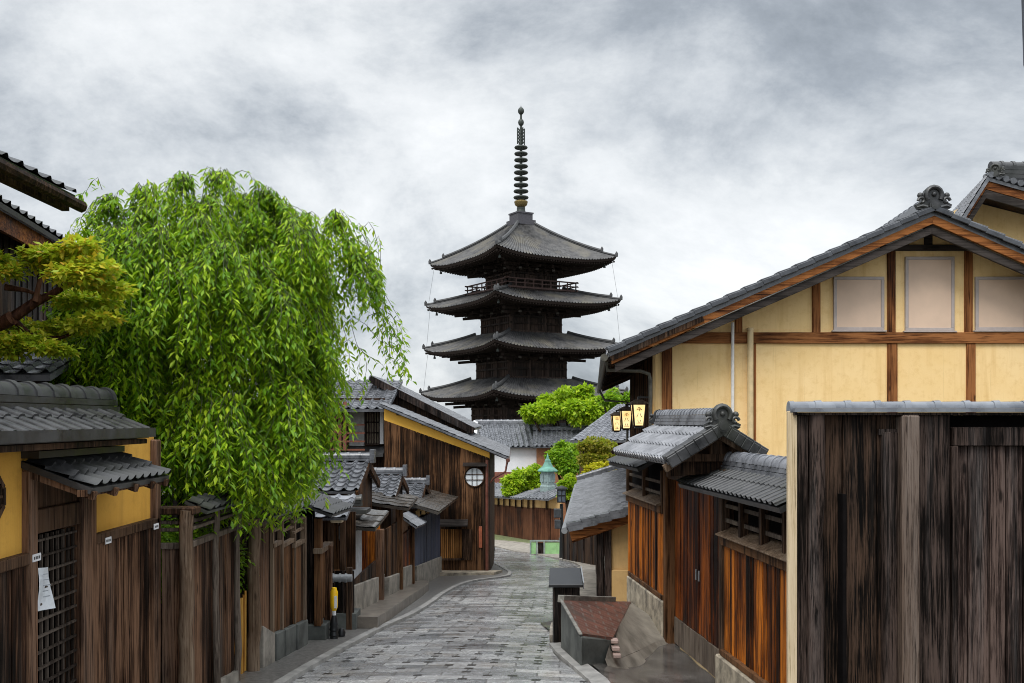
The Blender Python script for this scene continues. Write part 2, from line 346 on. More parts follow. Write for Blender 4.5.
def road_mat():
    t = NT('road_stone'); uv = t.n("ShaderNodeTexCoord").outputs['UV']
    g, p = gpos(t, (1, 1, 1))
    wob = t.n("ShaderNodeTexNoise", {'Vector': p, 'Scale': 1.1, 'Detail': 2.0})
    uvw = t.n("ShaderNodeVectorMath", {0: uv, 1: t.n("ShaderNodeVectorMath", {0: t.n("ShaderNodeVectorMath", {0: wob.outputs['Color'], 1: (.5, .5, .5)}, operation='SUBTRACT').outputs[0], 3: .07}, operation='SCALE').outputs[0]}, operation='ADD').outputs[0]
    br = t.n("ShaderNodeTexBrick", {'Vector': uvw, 'Color1': (.0, .0, .0, 1), 'Color2': (1, 1, 1, 1), 'Mortar': (.5, .5, .5, 1), 'Scale': 1.0, 'Mortar Size': .011, 'Mortar Smooth': .35, 'Bias': 0.0, 'Brick Width': .48, 'Row Height': .23})
    br.offset = .5; br.squash = 1
    n = t.n("ShaderNodeTexNoise", {'Vector': p, 'Scale': 14.0, 'Detail': 9.0, 'Roughness': .78})
    nb = t.n("ShaderNodeTexNoise", {'Vector': p, 'Scale': .7, 'Detail': 5.0, 'Roughness': .6})
    tone = t.math('ADD', t.math('MULTIPLY', t.n("ShaderNodeSeparateColor", {0: br.outputs['Color']}).outputs[0], .30), t.math('ADD', t.math('MULTIPLY', n.outputs[0], .42), t.math('MULTIPLY', nb.outputs[0], .32)))
    c = t.ramp(tone, [(.30, (.10, .104, .11)), (.50, (.25, .25, .253)), (.72, (.46, .452, .44))])
    # warm worn patches
    nw = t.n("ShaderNodeTexNoise", {'Vector': p, 'Scale': 1.7, 'Detail': 4.0})
    c = t.mix(t.ramp(nw.outputs[0], [(.55, (0, 0, 0)), (.72, (.45,) * 3)]), c, (.26, .205, .15))
    c = t.mix(t.math('MULTIPLY', br.outputs['Fac'], .6), c, (.05, .047, .044))
    # small dark setts let into the joints
    cell = t.n("ShaderNodeVectorMath", {0: uvw, 1: (.24, .23, 1)}, operation='DIVIDE').outputs[0]
    fr = t.n("ShaderNodeVectorMath", {0: t.n("ShaderNodeVectorMath", {0: cell, 1: (.5, .5, 0)}, operation='ADD').outputs[0]}, operation='FRACTION').outputs[0]
    idx = t.n("ShaderNodeVectorMath", {0: t.n("ShaderNodeVectorMath", {0: cell, 1: (.5, .5, 0)}, operation='ADD').outputs[0]}, operation='FLOOR').outputs[0]
    wnz = t.n("ShaderNodeTexWhiteNoise", {'Vector': idx}, noise_dimensions='2D').outputs['Value']
    s2 = t.n("ShaderNodeSeparateXYZ", {0: fr})
    ax = t.math('ABSOLUTE', t.math('SUBTRACT', s2.outputs[0], .5)); ay = t.math('ABSOLUTE', t.math('SUBTRACT', s2.outputs[1], .5))
    dot = t.math('MULTIPLY', t.math('LESS_THAN', ax, .19), t.math('MULTIPLY', t.math('LESS_THAN', ay, .24), t.math('GREATER_THAN', wnz, .74)))
    c = t.mix(t.math('MULTIPLY', dot, .95), c, (.012, .011, .010))
    h = t.math('SUBTRACT', t.math('MULTIPLY', n.outputs[0], .35), t.math('ADD', br.outputs['Fac'], dot))
    t.bump(h, .6, .012)
    return t.fin(c, t.ramp(t.math('ADD', t.math('MULTIPLY', n.outputs[0], .5), t.math('MULTIPLY', nb.outputs[0], .5)), [(.38, (.09,) * 3), (.62, (.36,) * 3)]), .6)
ROADM = road_mat()
def brick_mat():
    t = NT('brick_red'); g, p = gpos(t, (1, 1, 1))
    br = t.n("ShaderNodeTexBrick", {'Vector': p, 'Color1': (.17, .064, .044, 1), 'Color2': (.085, .036, .027, 1), 'Mortar': (.14, .11, .095, 1), 'Scale': 1.0, 'Mortar Size': .012, 'Brick Width': .24, 'Row Height': .13})
    n = t.n("ShaderNodeTexNoise", {'Vector': p, 'Scale': 4.0, 'Detail': 6.0})
    c = t.mix(t.ramp(n.outputs[0], [(.5, (0, 0, 0)), (.66, (.7,) * 3)]), br.outputs['Color'], (.06, .05, .042))
    t.bump(t.math('MULTIPLY', br.outputs['Fac'], -1.0), .5, .008)
    return t.fin(c, .4)
BRICK = brick_mat()

# ------------------------------------------------------------------ shared builders
PROF = {'barrel': [(0, .05), (.12, -.12), (.28, -.2), (.44, -.12), (.54, .05), (.56, .5), (.64, .88), (.77, 1.0), (.90, .88), (.98, .5)],
        'wave': [(0, -.1), (.18, -.35), (.4, -.4), (.6, -.15), (.74, .5), (.86, .8), (.96, .35)]}
def tiles(mb, e0, e1, t1, t0, col=.24, course=.2, amp=.035, step=.014, style='barrel', thick=.05, caps=False):
    """tiled slope: eave e0->e1, top edge t0->t1"""
    e0, e1, t0, t1 = V(e0), V(e1), V(t0), V(t1)
    n = (e1 - e0).cross(t0 - e0).normalized()
    if n.z < 0: n = -n
    nc = max(2, round((e1 - e0).length / col)); nr = max(2, round((t0 - e0).length / course))
    pr = PROF[style]; us = [((k + u) / nc, h * amp) for k in range(nc) for u, h in pr] + [(1.0, pr[0][1] * amp)]
    def P(u, v): return e0.lerp(e1, u).lerp(t0.lerp(t1, u), v)
    m = len(us); i0 = len(mb.v)
    for r in range(nr):
        jit = random.uniform(-.002, .002)
        for v, o in ((r / nr, step + jit), ((r + 1) / nr, 0)):
            for k, (u, h) in enumerate(us):
                cj = mnoise.noise(V((k // len(pr), r * 3.1, e0.x))) * .004
                mb.v.append(P(u, v) + n * (h + o + cj))
    for r in range(nr * 2 - 1):
        for k in range(m - 1):
            a = i0 + r * m + k; mb.f.append((a, a + 1, a + m + 1, a + m))
    b = [e0 - n * thick, e1 - n * thick, t1 - n * thick, t0 - n * thick]
    tp = [e0 - n * amp * .42, e1 - n * amp * .42, t1 - n * amp * .42, t0 - n * amp * .42]
    mb.hexa(b, tp)
    for (p, u) in ((e0, 0), (e1, 1)):               # close the two verge edges
        pass
    if caps:
        sl = (t0 - e0).normalized(); cw = (e1 - e0).length / nc
        for k in range(nc):
            c = P((k + .77) / nc, 0) + n * (amp * .25 + step)
            mb.tube([c - sl * .012, c + sl * .03], cw * .19, 10)
def ridge(mb, A, B, w=.2, h=.1, r=.07, sp=.22, layers=2):
    A, B = V(A), V(B); d = (B - A).normalized(); sd = d.cross(UP).normalized(); u = sd.cross(d)
    for k in range(layers):
        hh = h / layers
        mb.box((A + B) / 2 + u * (hh * (k + .5)), ((B - A).length - .01 * k, w - .03 * k, hh * .86), (d, sd, u))
        if k: mb.box((A + B) / 2 + u * (hh * k), ((B - A).length - .04, w - .08, hh * .3), (d, sd, u))
    n = max(1, round((B - A).length / sp)); L_ = (B - A).length / n; seg = 8
    for k in range(n):
        for (s0, s1, rr) in ((0, .80, r), (.78, 1.0, r * 1.16)):
            p, q = A + d * (L_ * (k + s0)) + u * h, A + d * (L_ * (k + s1)) + u * h; i = len(mb.v)
            for pt, rk in ((p, rr * .96), (q, rr)):
                for j in range(seg + 1):
                    t = math.pi * j / seg; mb.v.append(pt + sd * (math.cos(t) * rk) + u * (math.sin(t) * rk * 1.05))
            for j in range(seg): mb.f.append((i + j, i + j + 1, i + seg + 2 + j, i + seg + 1 + j))
            mb.f.append(tuple(i + j for j in range(seg, -1, -1))); mb.f.append(tuple(i + seg + 1 + j for j in range(seg + 1)))
def onigawara(mb, c, fwd, s):
    """ogre-tile ridge end: crest arch, scrolls and boss, facing fwd"""
    c = V(c); f = V(fwd).normalized(); sd = f.cross(UP).normalized()
    def q(x, z, y=0): return c + sd * (x * s) + UP * (z * s) + f * (y * s)
    out = [(-.75, 0), (-.85, .18), (-.62, .3), (-.52, .55), (-.42, .85), (-.2, 1.05), (0, 1.12), (.2, 1.05), (.42, .85), (.52, .55), (.62, .3), (.85, .18), (.75, 0), (.3, -.12), (-.3, -.12)]
    mb.prism([q(x, z, -.12) for x, z in out], f * (.24 * s))
    mb.tube([q(math.cos(a) * .36, .62 + math.sin(a) * .38, .14) for a in [R(k) for k in range(-35, 216, 25)]], .11 * s, 8)
    for sx in (-1, 1):
        mb.tube([q(sx * (.58 + .17 * math.cos(a) * (1 - a / 9)), .36 + .17 * math.sin(a) * (1 - a / 9), .12) for a in [k * .6 for k in range(0, 10)]], .075 * s, 6)
        mb.ball(q(sx * .62, .62, .05), .15 * s, 8)
        mb.tube([q(sx * .3, .05, .13), q(sx * .55, .12, .13), q(sx * .8, .06, .13)], [.09 * s, .08 * s, .03 * s], 6)
    mb.tube([q(0, .12, -.1), q(0, .12, .26)], .26 * s, 14); mb.tube([q(0, .12, .24), q(0, .12, .29)], .19 * s, 14)
    mb.ball(q(0, .66, .12), .13 * s, 8)
def planks(mb, p0, p1, zb, zt, w=.15, th=.025, out=(1, 0, 0), gap=.008, jit=.011, batten=False):
    """upright boards from p0 to p1 (plan); zb, zt = (start, end) heights"""
    p0, p1 = V((p0[0], p0[1], 0)), V((p1[0], p1[1], 0)); d = p1 - p0; l = d.length; d.normalize(); o = V(out).normalized()
    o = (o - d * o.dot(d)).normalized(); n = max(1, round(l / w)); x = 0
    ws = [random.uniform(.75, 1.25) for _ in range(n)]; t = sum(ws); ws = [k / t * l for k in ws]
    for k in ws:
        a, b = x / l, (x + k) / l; x += k; j = random.uniform(0, jit)
        A, B = p0 + d * (a * l + gap / 2), p0 + d * (b * l - gap / 2)
        za, zb_ = zb[0] + (zb[1] - zb[0]) * a, zb[0] + (zb[1] - zb[0]) * b
        ta, tb = zt[0] + (zt[1] - zt[0]) * a, zt[0] + (zt[1] - zt[0]) * b
        I, O = o * -th, o * j
        mb.hexa([A + I + UP * za, B + I + UP * zb_, B + O + UP * zb_, A + O + UP * za], [A + I + UP * ta, B + I + UP * tb, B + O + UP * tb, A + O + UP * ta])
        if batten: mb.box(A + O + o * .006 + UP * ((za + ta) / 2), (.028, .018, ta - za - .02), (d, o, UP))
def log(mb, x, y, z0, z1, r, seed=0, n=10):
    k = 9; rng = random.Random(seed)
    mb.tube([(x + rng.uniform(-.012, .012), y + rng.uniform(-.012, .012), z0 + (z1 - z0) * i / k) for i in range(k + 1)], [r * (1.06 - .14 * i / k) * rng.uniform(.95, 1.06) for i in range(k + 1)], n)
def crown(mb, blobs, n, l, w, rng, shell=.55, droop=.3):
    tot = sum(b[1] ** 2 for b in blobs)
    for c, r in blobs:
        sq = rng.uniform(.55, .85)
        for _ in range(int(1.7 * n * r * r / tot)):
            while True:
                d = V((rng.uniform(-1, 1), rng.uniform(-1, 1), rng.uniform(-1, 1)))
                if .05 < d.length < 1: break
            d.normalize(); rr = r * (shell + (1.1 - shell) * rng.random() ** .6)
            lump = 1 + .28 * mnoise.noise(d * 2.3 + V(c) * .7)
            p = V(c) + V((d.x, d.y, d.z * sq)) * (rr * lump)
            ld = (d + V((rng.uniform(-1, 1), rng.uniform(-1, 1), rng.uniform(-1, .4))) * .9 - UP * droop).normalized()
            nr = (UP + V((rng.uniform(-1, 1), rng.uniform(-1, 1), rng.uniform(-.3, .6))) * .8 + d * .5).normalized()
            k = rng.uniform(.5, 1.0); mb.leaf(p, ld, nr, l * k, w * k, rng.uniform(.05, .3))
def limbs(mb, base, r, tips, rng):
    base = V(base); mid = None
    for tpt in tips:
        tpt = V(tpt); pts = []
        for k in range(7):
            t = k / 6; p = base.lerp(tpt, t ** 1.0); p.x = base.x + (tpt.x - base.x) * t ** 1.7; p.y = base.y + (tpt.y - base.y) * t ** 1.7
            pts.append(p + V((rng.uniform(-1, 1), rng.uniform(-1, 1), 0)) * r * .5 * (0 < k < 6))
        mb.tube(pts, [r * (1 - .85 * k / 6) for k in range(7)], 8)

# ================================================================== SETTING: ground, road, walkways
mb = MB()
ys = [-60, -20, -5] + list(range(0, 72, 4)) + [80, 100, 150, 250, 500, 900, 1500]
for a, b in zip(ys, ys[1:]):
    za, zb = G(min(a, 120)) - .5, G(min(b, 120)) - .5
    mb.quad((-900, a, za), (900, a, za), (900, b, zb), (-900, b, zb))
tag(mb.build('ground', EARTH, loc=(0, 0, 0)), kind='structure')

LE = [(-2.3, 2), (-2.25, 6), (-2.17, 9.7), (-2.06, 11.9), (-1.87, 14.4), (-1.64, 16.5), (-1.5, 19), (-1.40, 21.7), (-1.05, 25.2), (-.16, 27.6), (-.02, 29.2), (-.12, 31), (-.73, 36.6), (-1.9, 42), (-4.5, 48), (-9, 52)]
RE = [(.95, 2), (.85, 6), (.75, 9.7), (.50, 11.9), (.55, 14.4), (.75, 16.5), (.95, 19), (1.08, 21.7), (1.32, 25.2), (1.62, 28.2), (2.0, 31.5), (2.3, 34), (1.93, 39.3), (.5, 48), (-2.2, 56), (-9, 63)]
def dense(poly, k=5):
    out = []
    for i in range(len(poly) - 1):
        p = [V((*poly[max(0, min(len(poly) - 1, i + j))], 0)) for j in (-1, 0, 1, 2)]
        for t in [q / k for q in range(k)]:
            out.append(.5 * ((2 * p[1]) + (p[2] - p[0]) * t + (2 * p[0] - 5 * p[1] + 4 * p[2] - p[3]) * t * t + (3 * p[1] - p[0] - 3 * p[2] + p[3]) * t ** 3))
    return out + [V((*poly[-1], 0))]
le, re_ = dense(LE), dense(RE)
mb = MB(); mb.uv = []; M = 10; s = 0
for i, (a, b) in enumerate(zip(le, re_)):
    if i: s += ((a + b) / 2 - (le[i - 1] + re_[i - 1]) / 2).length
    for j in range(M + 1):
        p = a.lerp(b, j / M); cb = .03 * (1 - (2 * j / M - 1) ** 2)
        mb.v.append(V((p.x, p.y, G(p.y) + cb))); mb.uv.append((p.x * .0 + (b - a).length * j / M, s))
for i in range(len(le) - 1):
    for j in range(M): q = i * (M + 1) + j; mb.f.append((q, q + 1, q + M + 2, q + M + 1))
tag(mb.build('road', ROADM, loc=(0, 0, 0), smooth=60), kind='structure')

def strip(name, mat, A, B, za=0.0, zb=0.0, th=.35, sm=None):   # flat strip between two plan polylines with a skirt
    mb = MB(); n = len(A)
    for k in range(n - 1):
        p = [V((*A[k][:2], G(A[k][1]) + za)), V((*B[k][:2], G(B[k][1]) + zb)), V((*B[k + 1][:2], G(B[k + 1][1]) + zb)), V((*A[k + 1][:2], G(A[k + 1][1]) + za))]
        mb.hexa([q - UP * th for q in p], p)
    return tag(mb.build(name, mat, loc=(0, 0, 0)), kind='structure')
kA = [(p.x - .10, p.y) for p in le if p.y < 44]; kB = [(p.x, p.y) for p in le if p.y < 44]
strip('kerb', STONE_K, kA, kB, .05, .045)
WL = lambda d: -2.75 if d < 14 else -2.4 + .025 * (d - 14) - .3
sA = [(-3.6 if p.y < 28.5 else -.9 - .12 * (p.y - 28.5), p.y) for p in le if p.y < 37]; sB = [(p.x - .10, p.y) for p in le if p.y < 37]
strip('pavement', ASPH, sA, sB, .03, .035)
# raised walk along the doorways
rA = [(-2.62, d) for d in (14.3, 16, 18, 20, 22, 23.2)]; rB = [(-1.93, 14.3), (-1.9, 16), (-1.88, 18), (-1.84, 20), (-1.84, 22), (-2.0, 23.2)]
strip('raised_walk', ASPH_B, rA, rB, .22, .20)
strip('house_apron', STONE, [(-2.3, 27.6), (-2.0, 29.3), (-.72, 29.32)], [(-1.3, 27.9), (-.5, 28.15), (-.28, 29.4)], .12, .11)
rk = [p for p in re_ if 13 < p.y < 60]
strip('side_pavement', CONC, [(p.x, p.y) for p in rk], [(p.x + 2.2, p.y + (0 if p.y < 34 else 1.5)) for p in rk], .05, .06)
strip('drain_kerb', STONE_K, [(.80, 7.5), (.75, 9.7), (.52, 11.8), (.47, 12.6)], [(.98, 7.5), (.93, 9.7), (.69, 11.8), (.62, 12.6)], .04, .05)
# sunken forecourt of the gate
mb = MB(); nx, ny = 30, 60
FX0 = lambda d: .9 + (9.7 - d) * -.0 if d < 10.4 else .9 - (d - 10.4) * .1
def fz(x, d):
    t = max(0, min(1, (x - FX0(d)) / .85)); t = t * t * (3 - 2 * t)
    zb = (G(d) + .03) * (1 - t) + -1.27 * t
    return zb + .012 * mnoise.noise(V((x * 2, d * 2, 0)))
for j in range(ny + 1):
    d = 6.5 + j * (15.2 - 6.5) / ny
    for i in range(nx + 1):
        x = FX0(d) + (RX(d) + .5 - FX0(d)) * i / nx; mb.v.append(V((x, d, fz(x, d))))
for j in range(ny):
    for i in range(nx): q = j * (nx + 1) + i; mb.f.append((q, q + 1, q + nx + 2, q + nx + 1))
tag(mb.build('forecourt', CONC_W, loc=(0, 0, 0), smooth=60), kind='structure')

# ---- brick planter terrace beside the road
A, B, C_, D_ = at(561, 600, 12.1), at(581, 635, 10.6), at(613, 638, 11.18), at(631, 602, 13.94)
pl = thing('planter_terrace', (A.x, 11, -1.25), 'low dark concrete retaining terrace topped with red brick beside the road', 'terrace')
lo = lambda p: V((p.x, p.y, -1.55))
mb = MB(); mb.hexa([lo(A), lo(B), lo(C_), lo(D_)], [A - UP * .02, B - UP * .02, C_ - UP * .02, D_ - UP * .02]); mb.build('retaining_wall', CONC_D, pl, bevel=.012)
ins = lambda p, c, k: p.lerp(c, k)
cen = (A + B + C_ + D_) / 4
mb = MB(); q = [ins(A, cen, .05), ins(B, cen, .05), C_, D_]; mb.hexa([p - UP * .03 for p in q], [p + UP * .006 for p in q]); mb.build('brick_top', BRICK, pl)
mb = MB()
mb.beam(A.lerp(B, .01) + UP * .003, A.lerp(B, .99) + UP * .003, .04, .022); mb.beam(A + V((0, .05, .005)), A.lerp(D_, .72) + V((0, .05, .01)), .09, .09)
mb.build('coping', plain('coping_grey', (.16, .15, .13), .6, var=.4), pl, bevel=.006)
mb = MB()
for k in range(3):
    c = C_.lerp(at(617, 660, 10.95), (k + .25) / 3); mb.box(c + V((.01, 0, -.01)), (.085, .13, .04))
mb.build('edge_brick', plain('pink_brick', (.30, .215, .185), .6), pl, bevel=.006)

LO = [(1.02, 10.9, -1.02), (1.24, 11.3, -1.10), (1.52, 11.95, -1.17), (1.80, 12.6, -1.21), (2.12, 13.0, -1.24), (2.1, 15.2, -1.27)]
HI = [(C_.x - .02, C_.y, C_.z - .03), tuple(C_.lerp(D_, .3)), tuple(C_.lerp(D_, .6)), tuple(C_.lerp(D_, .9)), (D_.x + .02, D_.y + .1, D_.z - .03), (1.7, 15.4, -1.2)]
mb = MB(); ns, nt2 = 5, 8
for i in range(len(LO)):
    for j in range(nt2 + 1):
        t = j / nt2; p = V(LO[i]).lerp(V(HI[i]), t); mb.v.append(p + UP * (.02 * math.sin(t * math.pi) + .012 * mnoise.noise(p * 2.5)))
for i in range(len(LO) - 1):
    for j in range(nt2): q = i * (nt2 + 1) + j; mb.f.append((q, q + 1, q + nt2 + 2, q + nt2 + 1))
for i in range(len(LO) - 1): mb.quad(V(LO[i]), V(LO[i + 1]), V(LO[i + 1]) + V((.10, -.12, -.13)), V(LO[i]) + V((.06, -.16, -.17))); mb.quad(V(LO[i]) + V((.06, -.16, -.17)), V(LO[i + 1]) + V((.10, -.12, -.13)), V(LO[i + 1]) + V((.10, -.12, -.4)), V(LO[i]) + V((.06, -.16, -.4)))
tag(mb.build('forecourt_ramp', plain('ramp_concrete', (.25, .225, .19), .35, var=.45, scale=2.5), loc=(0, 0, 0), smooth=50), kind='structure')

# ================================================================== LEFT: tiled gate wall with ochre plaster
XW = -2.95
gw = thing('gate_wall', (XW, 6.6, G(6.6)), 'ochre plastered street wall with dark plank base and small tiled porch over a lattice door', 'wall')
mb = MB()
for a, b, t in ((2.5, 6.0, -.02), (6.94, 7.42, -.02), (7.42, 8.2, -.13)): mb.bx(XW - .2, XW, a, b, zr(-.80), zr(t))
mb.bx(XW - .2, XW, 6.0, 6.94, zr(-.33), zr(-.02))
mb.build('plaster_wall', P_OCH, gw)
mb = MB()
for a, b in ((2.5, 5.98), (6.96, 8.17)): planks(mb, (XW + .03, a), (XW + .03, b), (G(a) + .15, G(b) + .15), (zr(-.85), zr(-.85)), .17, .04, (1, 0, 0))
mb.build('wainscot', W_LEFT, gw, bevel=.004)
mb = MB()
for a, b in ((2.5, 5.985), (6.955, 8.18)): mb.bx(XW - .02, XW + .055, a, b, zr(-.87), zr(-.80))
mb.build('top_rail', W_DARK, gw, bevel=.006)
mb = MB()
for a, b in ((2.5, 5.98), (6.96, 8.19)): mb.hexa([V((XW - .2, a, G(a) - .4)), V((XW + .05, a, G(a) - .4)), V((XW + .05, b, G(b) - .4)), V((XW - .2, b, G(b) - .4))], [V((XW - .2, a, G(a) + .16)), V((XW + .05, a, G(a) + .16)), V((XW + .05, b, G(b) + .16)), V((XW - .2, b, G(b) + .16))])
mb.build('stone_base', CONC, gw)
for y0, y1 in ((5.99, 6.09), (6.72, 6.95), (8.12, 8.22)):
    mb = MB(); mb.bx(XW - .1, XW + .055, y0, y1, G(y0) - .2, zr(-.16 if y0 > 8 else -.3)); mb.build('post', W_LEFT, gw, bevel=.012)
mb = MB(); mb.bx(XW - .06, XW + .04, 6.09, 6.72, zr(-.70), zr(-.55)); mb.bx(XW - .02, XW + .02, 6.09, 6.72, zr(-.55), zr(-.3)); mb.build('lintel', W_DARK, gw, bevel=.006)
dr = MB(); z0, z1 = G(6.5) - .1, zr(-.72)
for k in range(9): y = 6.11 + .6 * k / 8; dr.bx(XW - .02, XW - .002, y - .007, y + .007, z0, z1)
k = 0
while z0 + .1 * k < z1: z = z0 + .1 * k; dr.bx(XW - .004, XW + .014, 6.09, 6.72, z - .007, z + .007); k += 1
door = dr.build('lattice_door', wood('wood_lattice', (.02, .015, .012), (.05, .038, .03), (.10, .08, .065)), gw)
mb = MB(); mb.bx(XW - .5, XW - .48, 5.9, 7.3, z0 - .2, z1 + .2); mb.bx(XW - .48, XW - .1, 6.0, 6.02, z0 - .2, z1); mb.bx(XW - .48, XW - .1, 6.9, 6.92, z0 - .2, z1); mb.build('doorway_shade', VOIDM, gw)  # near-black box painted in for the unlit space behind the lattice
# octagonal barred opening
oc = V((XW, 5.6, zr(-.44))); mb = MB()
pts = [oc + V((.02, math.cos(R(22.5 + 45 * k)) * .135, math.sin(R(22.5 + 45 * k)) * .135)) for k in range(8)]
for k in range(8): mb.beam(pts[k], pts[(k + 1) % 8], .025, .03)
wf = mb.build('window_frame', W_DARK, gw)
mb = MB(); mb.prism([p + V((-.012, 0, 0)) for p in pts], (-.03, 0, 0)); mb.build('dark_opening', VOIDM, wf)
mb = MB()
for k in range(-2, 3): mb.bx(oc.x + .005, oc.x + .02, oc.y + k * .05 - .007, oc.y + k * .05 + .007, oc.z - .12, oc.z + .12)
mb.bx(oc.x + .012, oc.x + .028, oc.y - .12, oc.y + .12, oc.z - .008, oc.z + .008); mb.build('window_bar', W_DARK, wf)
for (px, py) in ((27, 557), (100, 540), (149, 526)):
    d = XW * F / (px - 512); mb = MB(); p = at(px, py, d); mb.bx(XW + .056, XW + .062, p.y - .05, p.y + .05, p.z - .025, p.z + .02)
    o = mb.build('address_plate', WHITE, gw)
    mb = MB()
    for k in range(4): mb.bx(XW + .0625, XW + .0635, p.y - .04 + k * .02, p.y - .028 + k * .02, p.z - .012, p.z + .006)
    mb.build('lettering', INK, o)
# main roof
mb = MB(); tiles(mb, (-2.70, 2.4, zr(-.085)), (-2.70, 7.45, zr(-.085)), (-3.25, 7.85, zr(.10)), (-3.25, 2.4, zr(.10)), col=.17, course=.32, amp=.02, style='barrel', thick=.05); mb.bx(-2.715, -2.672, 2.4, 7.47, zr(-.125), zr(-.058))
tiles(mb, (-3.8, 7.85, zr(-.10)), (-3.8, 2.4, zr(-.10)), (-3.25, 2.4, zr(.09)), (-3.25, 7.85, zr(.09)), col=.2, course=.3, amp=.03, thick=.06)
rf = mb.build('roof', T_DARK, gw, smooth=40)
mb = MB(); ridge(mb, (-3.25, 2.4, zr(.06)), (-3.25, 7.95, zr(.06)), .24, .1, .085, .25, 2); mb.build('ridge_tiles', T_DARK, rf, smooth=40)
mb = MB(); mb.bx(-2.78, -2.73, 2.4, 7.45, zr(-.175), zr(-.14)); mb.bx(-3.1, -2.76, 2.42, 7.5, zr(-.155), zr(-.138)); mb.build('eave_board', W_DARK, rf)
mb = MB(); tiles(mb, (-2.52, 5.98, zr(-.40)), (-2.52, 7.34, zr(-.40)), (-2.95, 7.34, zr(-.235)), (-2.95, 5.98, zr(-.235)), col=.13, course=.16, amp=.028, step=.018, style='wave', thick=.05)
pr = mb.build('porch_roof', T_DARK, gw, smooth=40)
mb = MB(); ridge(mb, (-2.9, 5.98, zr(-.235)), (-2.9, 7.3, zr(-.235)), .12, .05, .03, .25, 1); mb.build('ridge_tiles', T_DARK, pr, smooth=40)
mb = MB(); mb.bx(-2.6, -2.55, 5.95, 7.36, zr(-.46), zr(-.42))
for y in (6.02, 6.35, 6.7, 7.0, 7.28): mb.beam((-2.95, y, zr(-.31)), (-2.52, y, zr(-.46)), .05, .05)
mb.build('rafters', W_LEFT, pr)
# paper notice pinned on the lattice
px_d = lambda px, X: X * F / (px - 512)
mb = MB(); c = [at(36, 568, px_d(36, XW + .01)), at(47.5, 567, px_d(47.5, XW + .01)), at(52, 608, px_d(52, XW + .01)), at(34.5, 612, px_d(34.5, XW + .01))]
NP = []
for j in range(5):
    for i in range(4):
        p = c[0].lerp(c[1], i / 3).lerp(c[3].lerp(c[2], i / 3), j / 4); NP.append(p + XA * (.012 * math.sin(i * 1.3 + j * .9) + .012))
mb.v = NP; mb.f = [(j * 4 + i, j * 4 + i + 1, j * 4 + i + 5, j * 4 + i + 4) for j in range(4) for i in range(3)]
no = thing('paper_notice', c[3], 'white sheet of paper hanging on the lattice door', 'notice')
mb.build('sheet', PAPER, no)
mb = MB()
for j in range(5):
    a = c[0].lerp(c[3], .15 + .13 * j).lerp(c[1].lerp(c[2], .15 + .13 * j), .15); b = c[0].lerp(c[3], .15 + .13 * j).lerp(c[1].lerp(c[2], .15 + .13 * j), .5 + .3 * ((j * 7) % 3) / 3)
    mb.beam(a + XA * .034, b + XA * .034, .002, .006)
mb.build('lettering', plain('faint_ink', (.3, .33, .36), .7), no)

# ---- houses rising behind the gate wall
h1 = thing('upper_house', (-5.6, 7, G(7)), 'tall house whose tiled eave juts in at the top left corner', 'house')
mb = MB(); tiles(mb, (-4.05, 4, zr(2.1)), (-4.05, 9.25, zr(2.1)), (-7.2, 9.25, zr(3.3)), (-7.2, 4, zr(3.3)), col=.25, course=.25, amp=.035, style='wave', thick=.09)
r_ = mb.build('roof', T_DARK, h1, smooth=40)
mb = MB(); mb.bx(-4.16, -4.09, 4, 9.2, zr(1.93), zr(2.03))
for k in range(12): y = 4.2 + k * .44; mb.beam((-4.1, y, zr(2.0)), (-6, y, zr(2.72)), .06, .08)
mb.tube([(-4.02, 4, zr(2.02)), (-4.02, 9.3, zr(1.99))], .055, 8); mb.build('rafters', W_DARK, r_)
mb = MB(); mb.bx(-7.6, -5.0, 3, 9.0, G(9) - .5, zr(2.3)); mb.build('wall', W_DARK, h1)
h2 = thing('plank_house', (-5.9, 12, G(12)), 'dark plank sided house with brown fascia behind the yellow leaved tree', 'house')
a, b = V((-5.15, 10, zr(2.22))), V((-5.85, 14.3, zr(2.22))); bk = V((-3.4, .75, 1.15))
mb = MB(); a0 = a + (a - b) * .6
tiles(mb, a0, b, b + bk, a0 + bk, col=.27, course=.25, amp=.045, style='wave', thick=.07); r_ = mb.build('roof', T_DARK, h2, smooth=40)
mb = MB(); mb.beam(a0 - UP * .15 + V((-.12, 0, 0)), b - UP * .15 + V((-.12, 0, 0)), .05, .2); mb.build('fascia', W_BARGE, r_)
mb = MB(); planks(mb, (a0.x - .35, a0.y), (b.x - .35, b.y - .1), (-1, -1), (zr(2.2), zr(2.2)), .2, .04, (1, .1, 0), batten=True); planks(mb, (b.x - .35, b.y - .1), (b.x - 3.4, b.y + .5), (-1.4, -1.4), (zr(2.2), zr(2.6)), .2, .04, (.1, 1, 0)); mb.build('wall', W_BLACK, h2)
mb = MB(); wp = a.lerp(b, .12) + V((-.31, 0, -.9)); mb.box(wp, (.05, .9, .8)); mb.build('shutter', W_DARK, h2)
h3 = thing('garden_shed', (-4.6, 9.2, G(9.2)), 'low shed with bluish tiled roof behind the ochre wall under the yellow leaved tree', 'shed')
mb = MB(); tiles(mb, (-5.3, 8.5, zr(.40)), (-3.95, 8.5, zr(.40)), (-3.95, 9.5, zr(.74)), (-5.3, 9.5, zr(.74)), col=.2, course=.16, amp=.035, style='wave', thick=.07); mb.build('roof', T_GREY, h3, smooth=40)
mb = MB(); planks(mb, (-5.2, 8.75), (-4.1, 8.75), (-1.2, -1.2), (zr(.38), zr(.38)), .15, .03, (0, -1, 0)); mb.build('wall', W_BLACK, h3)

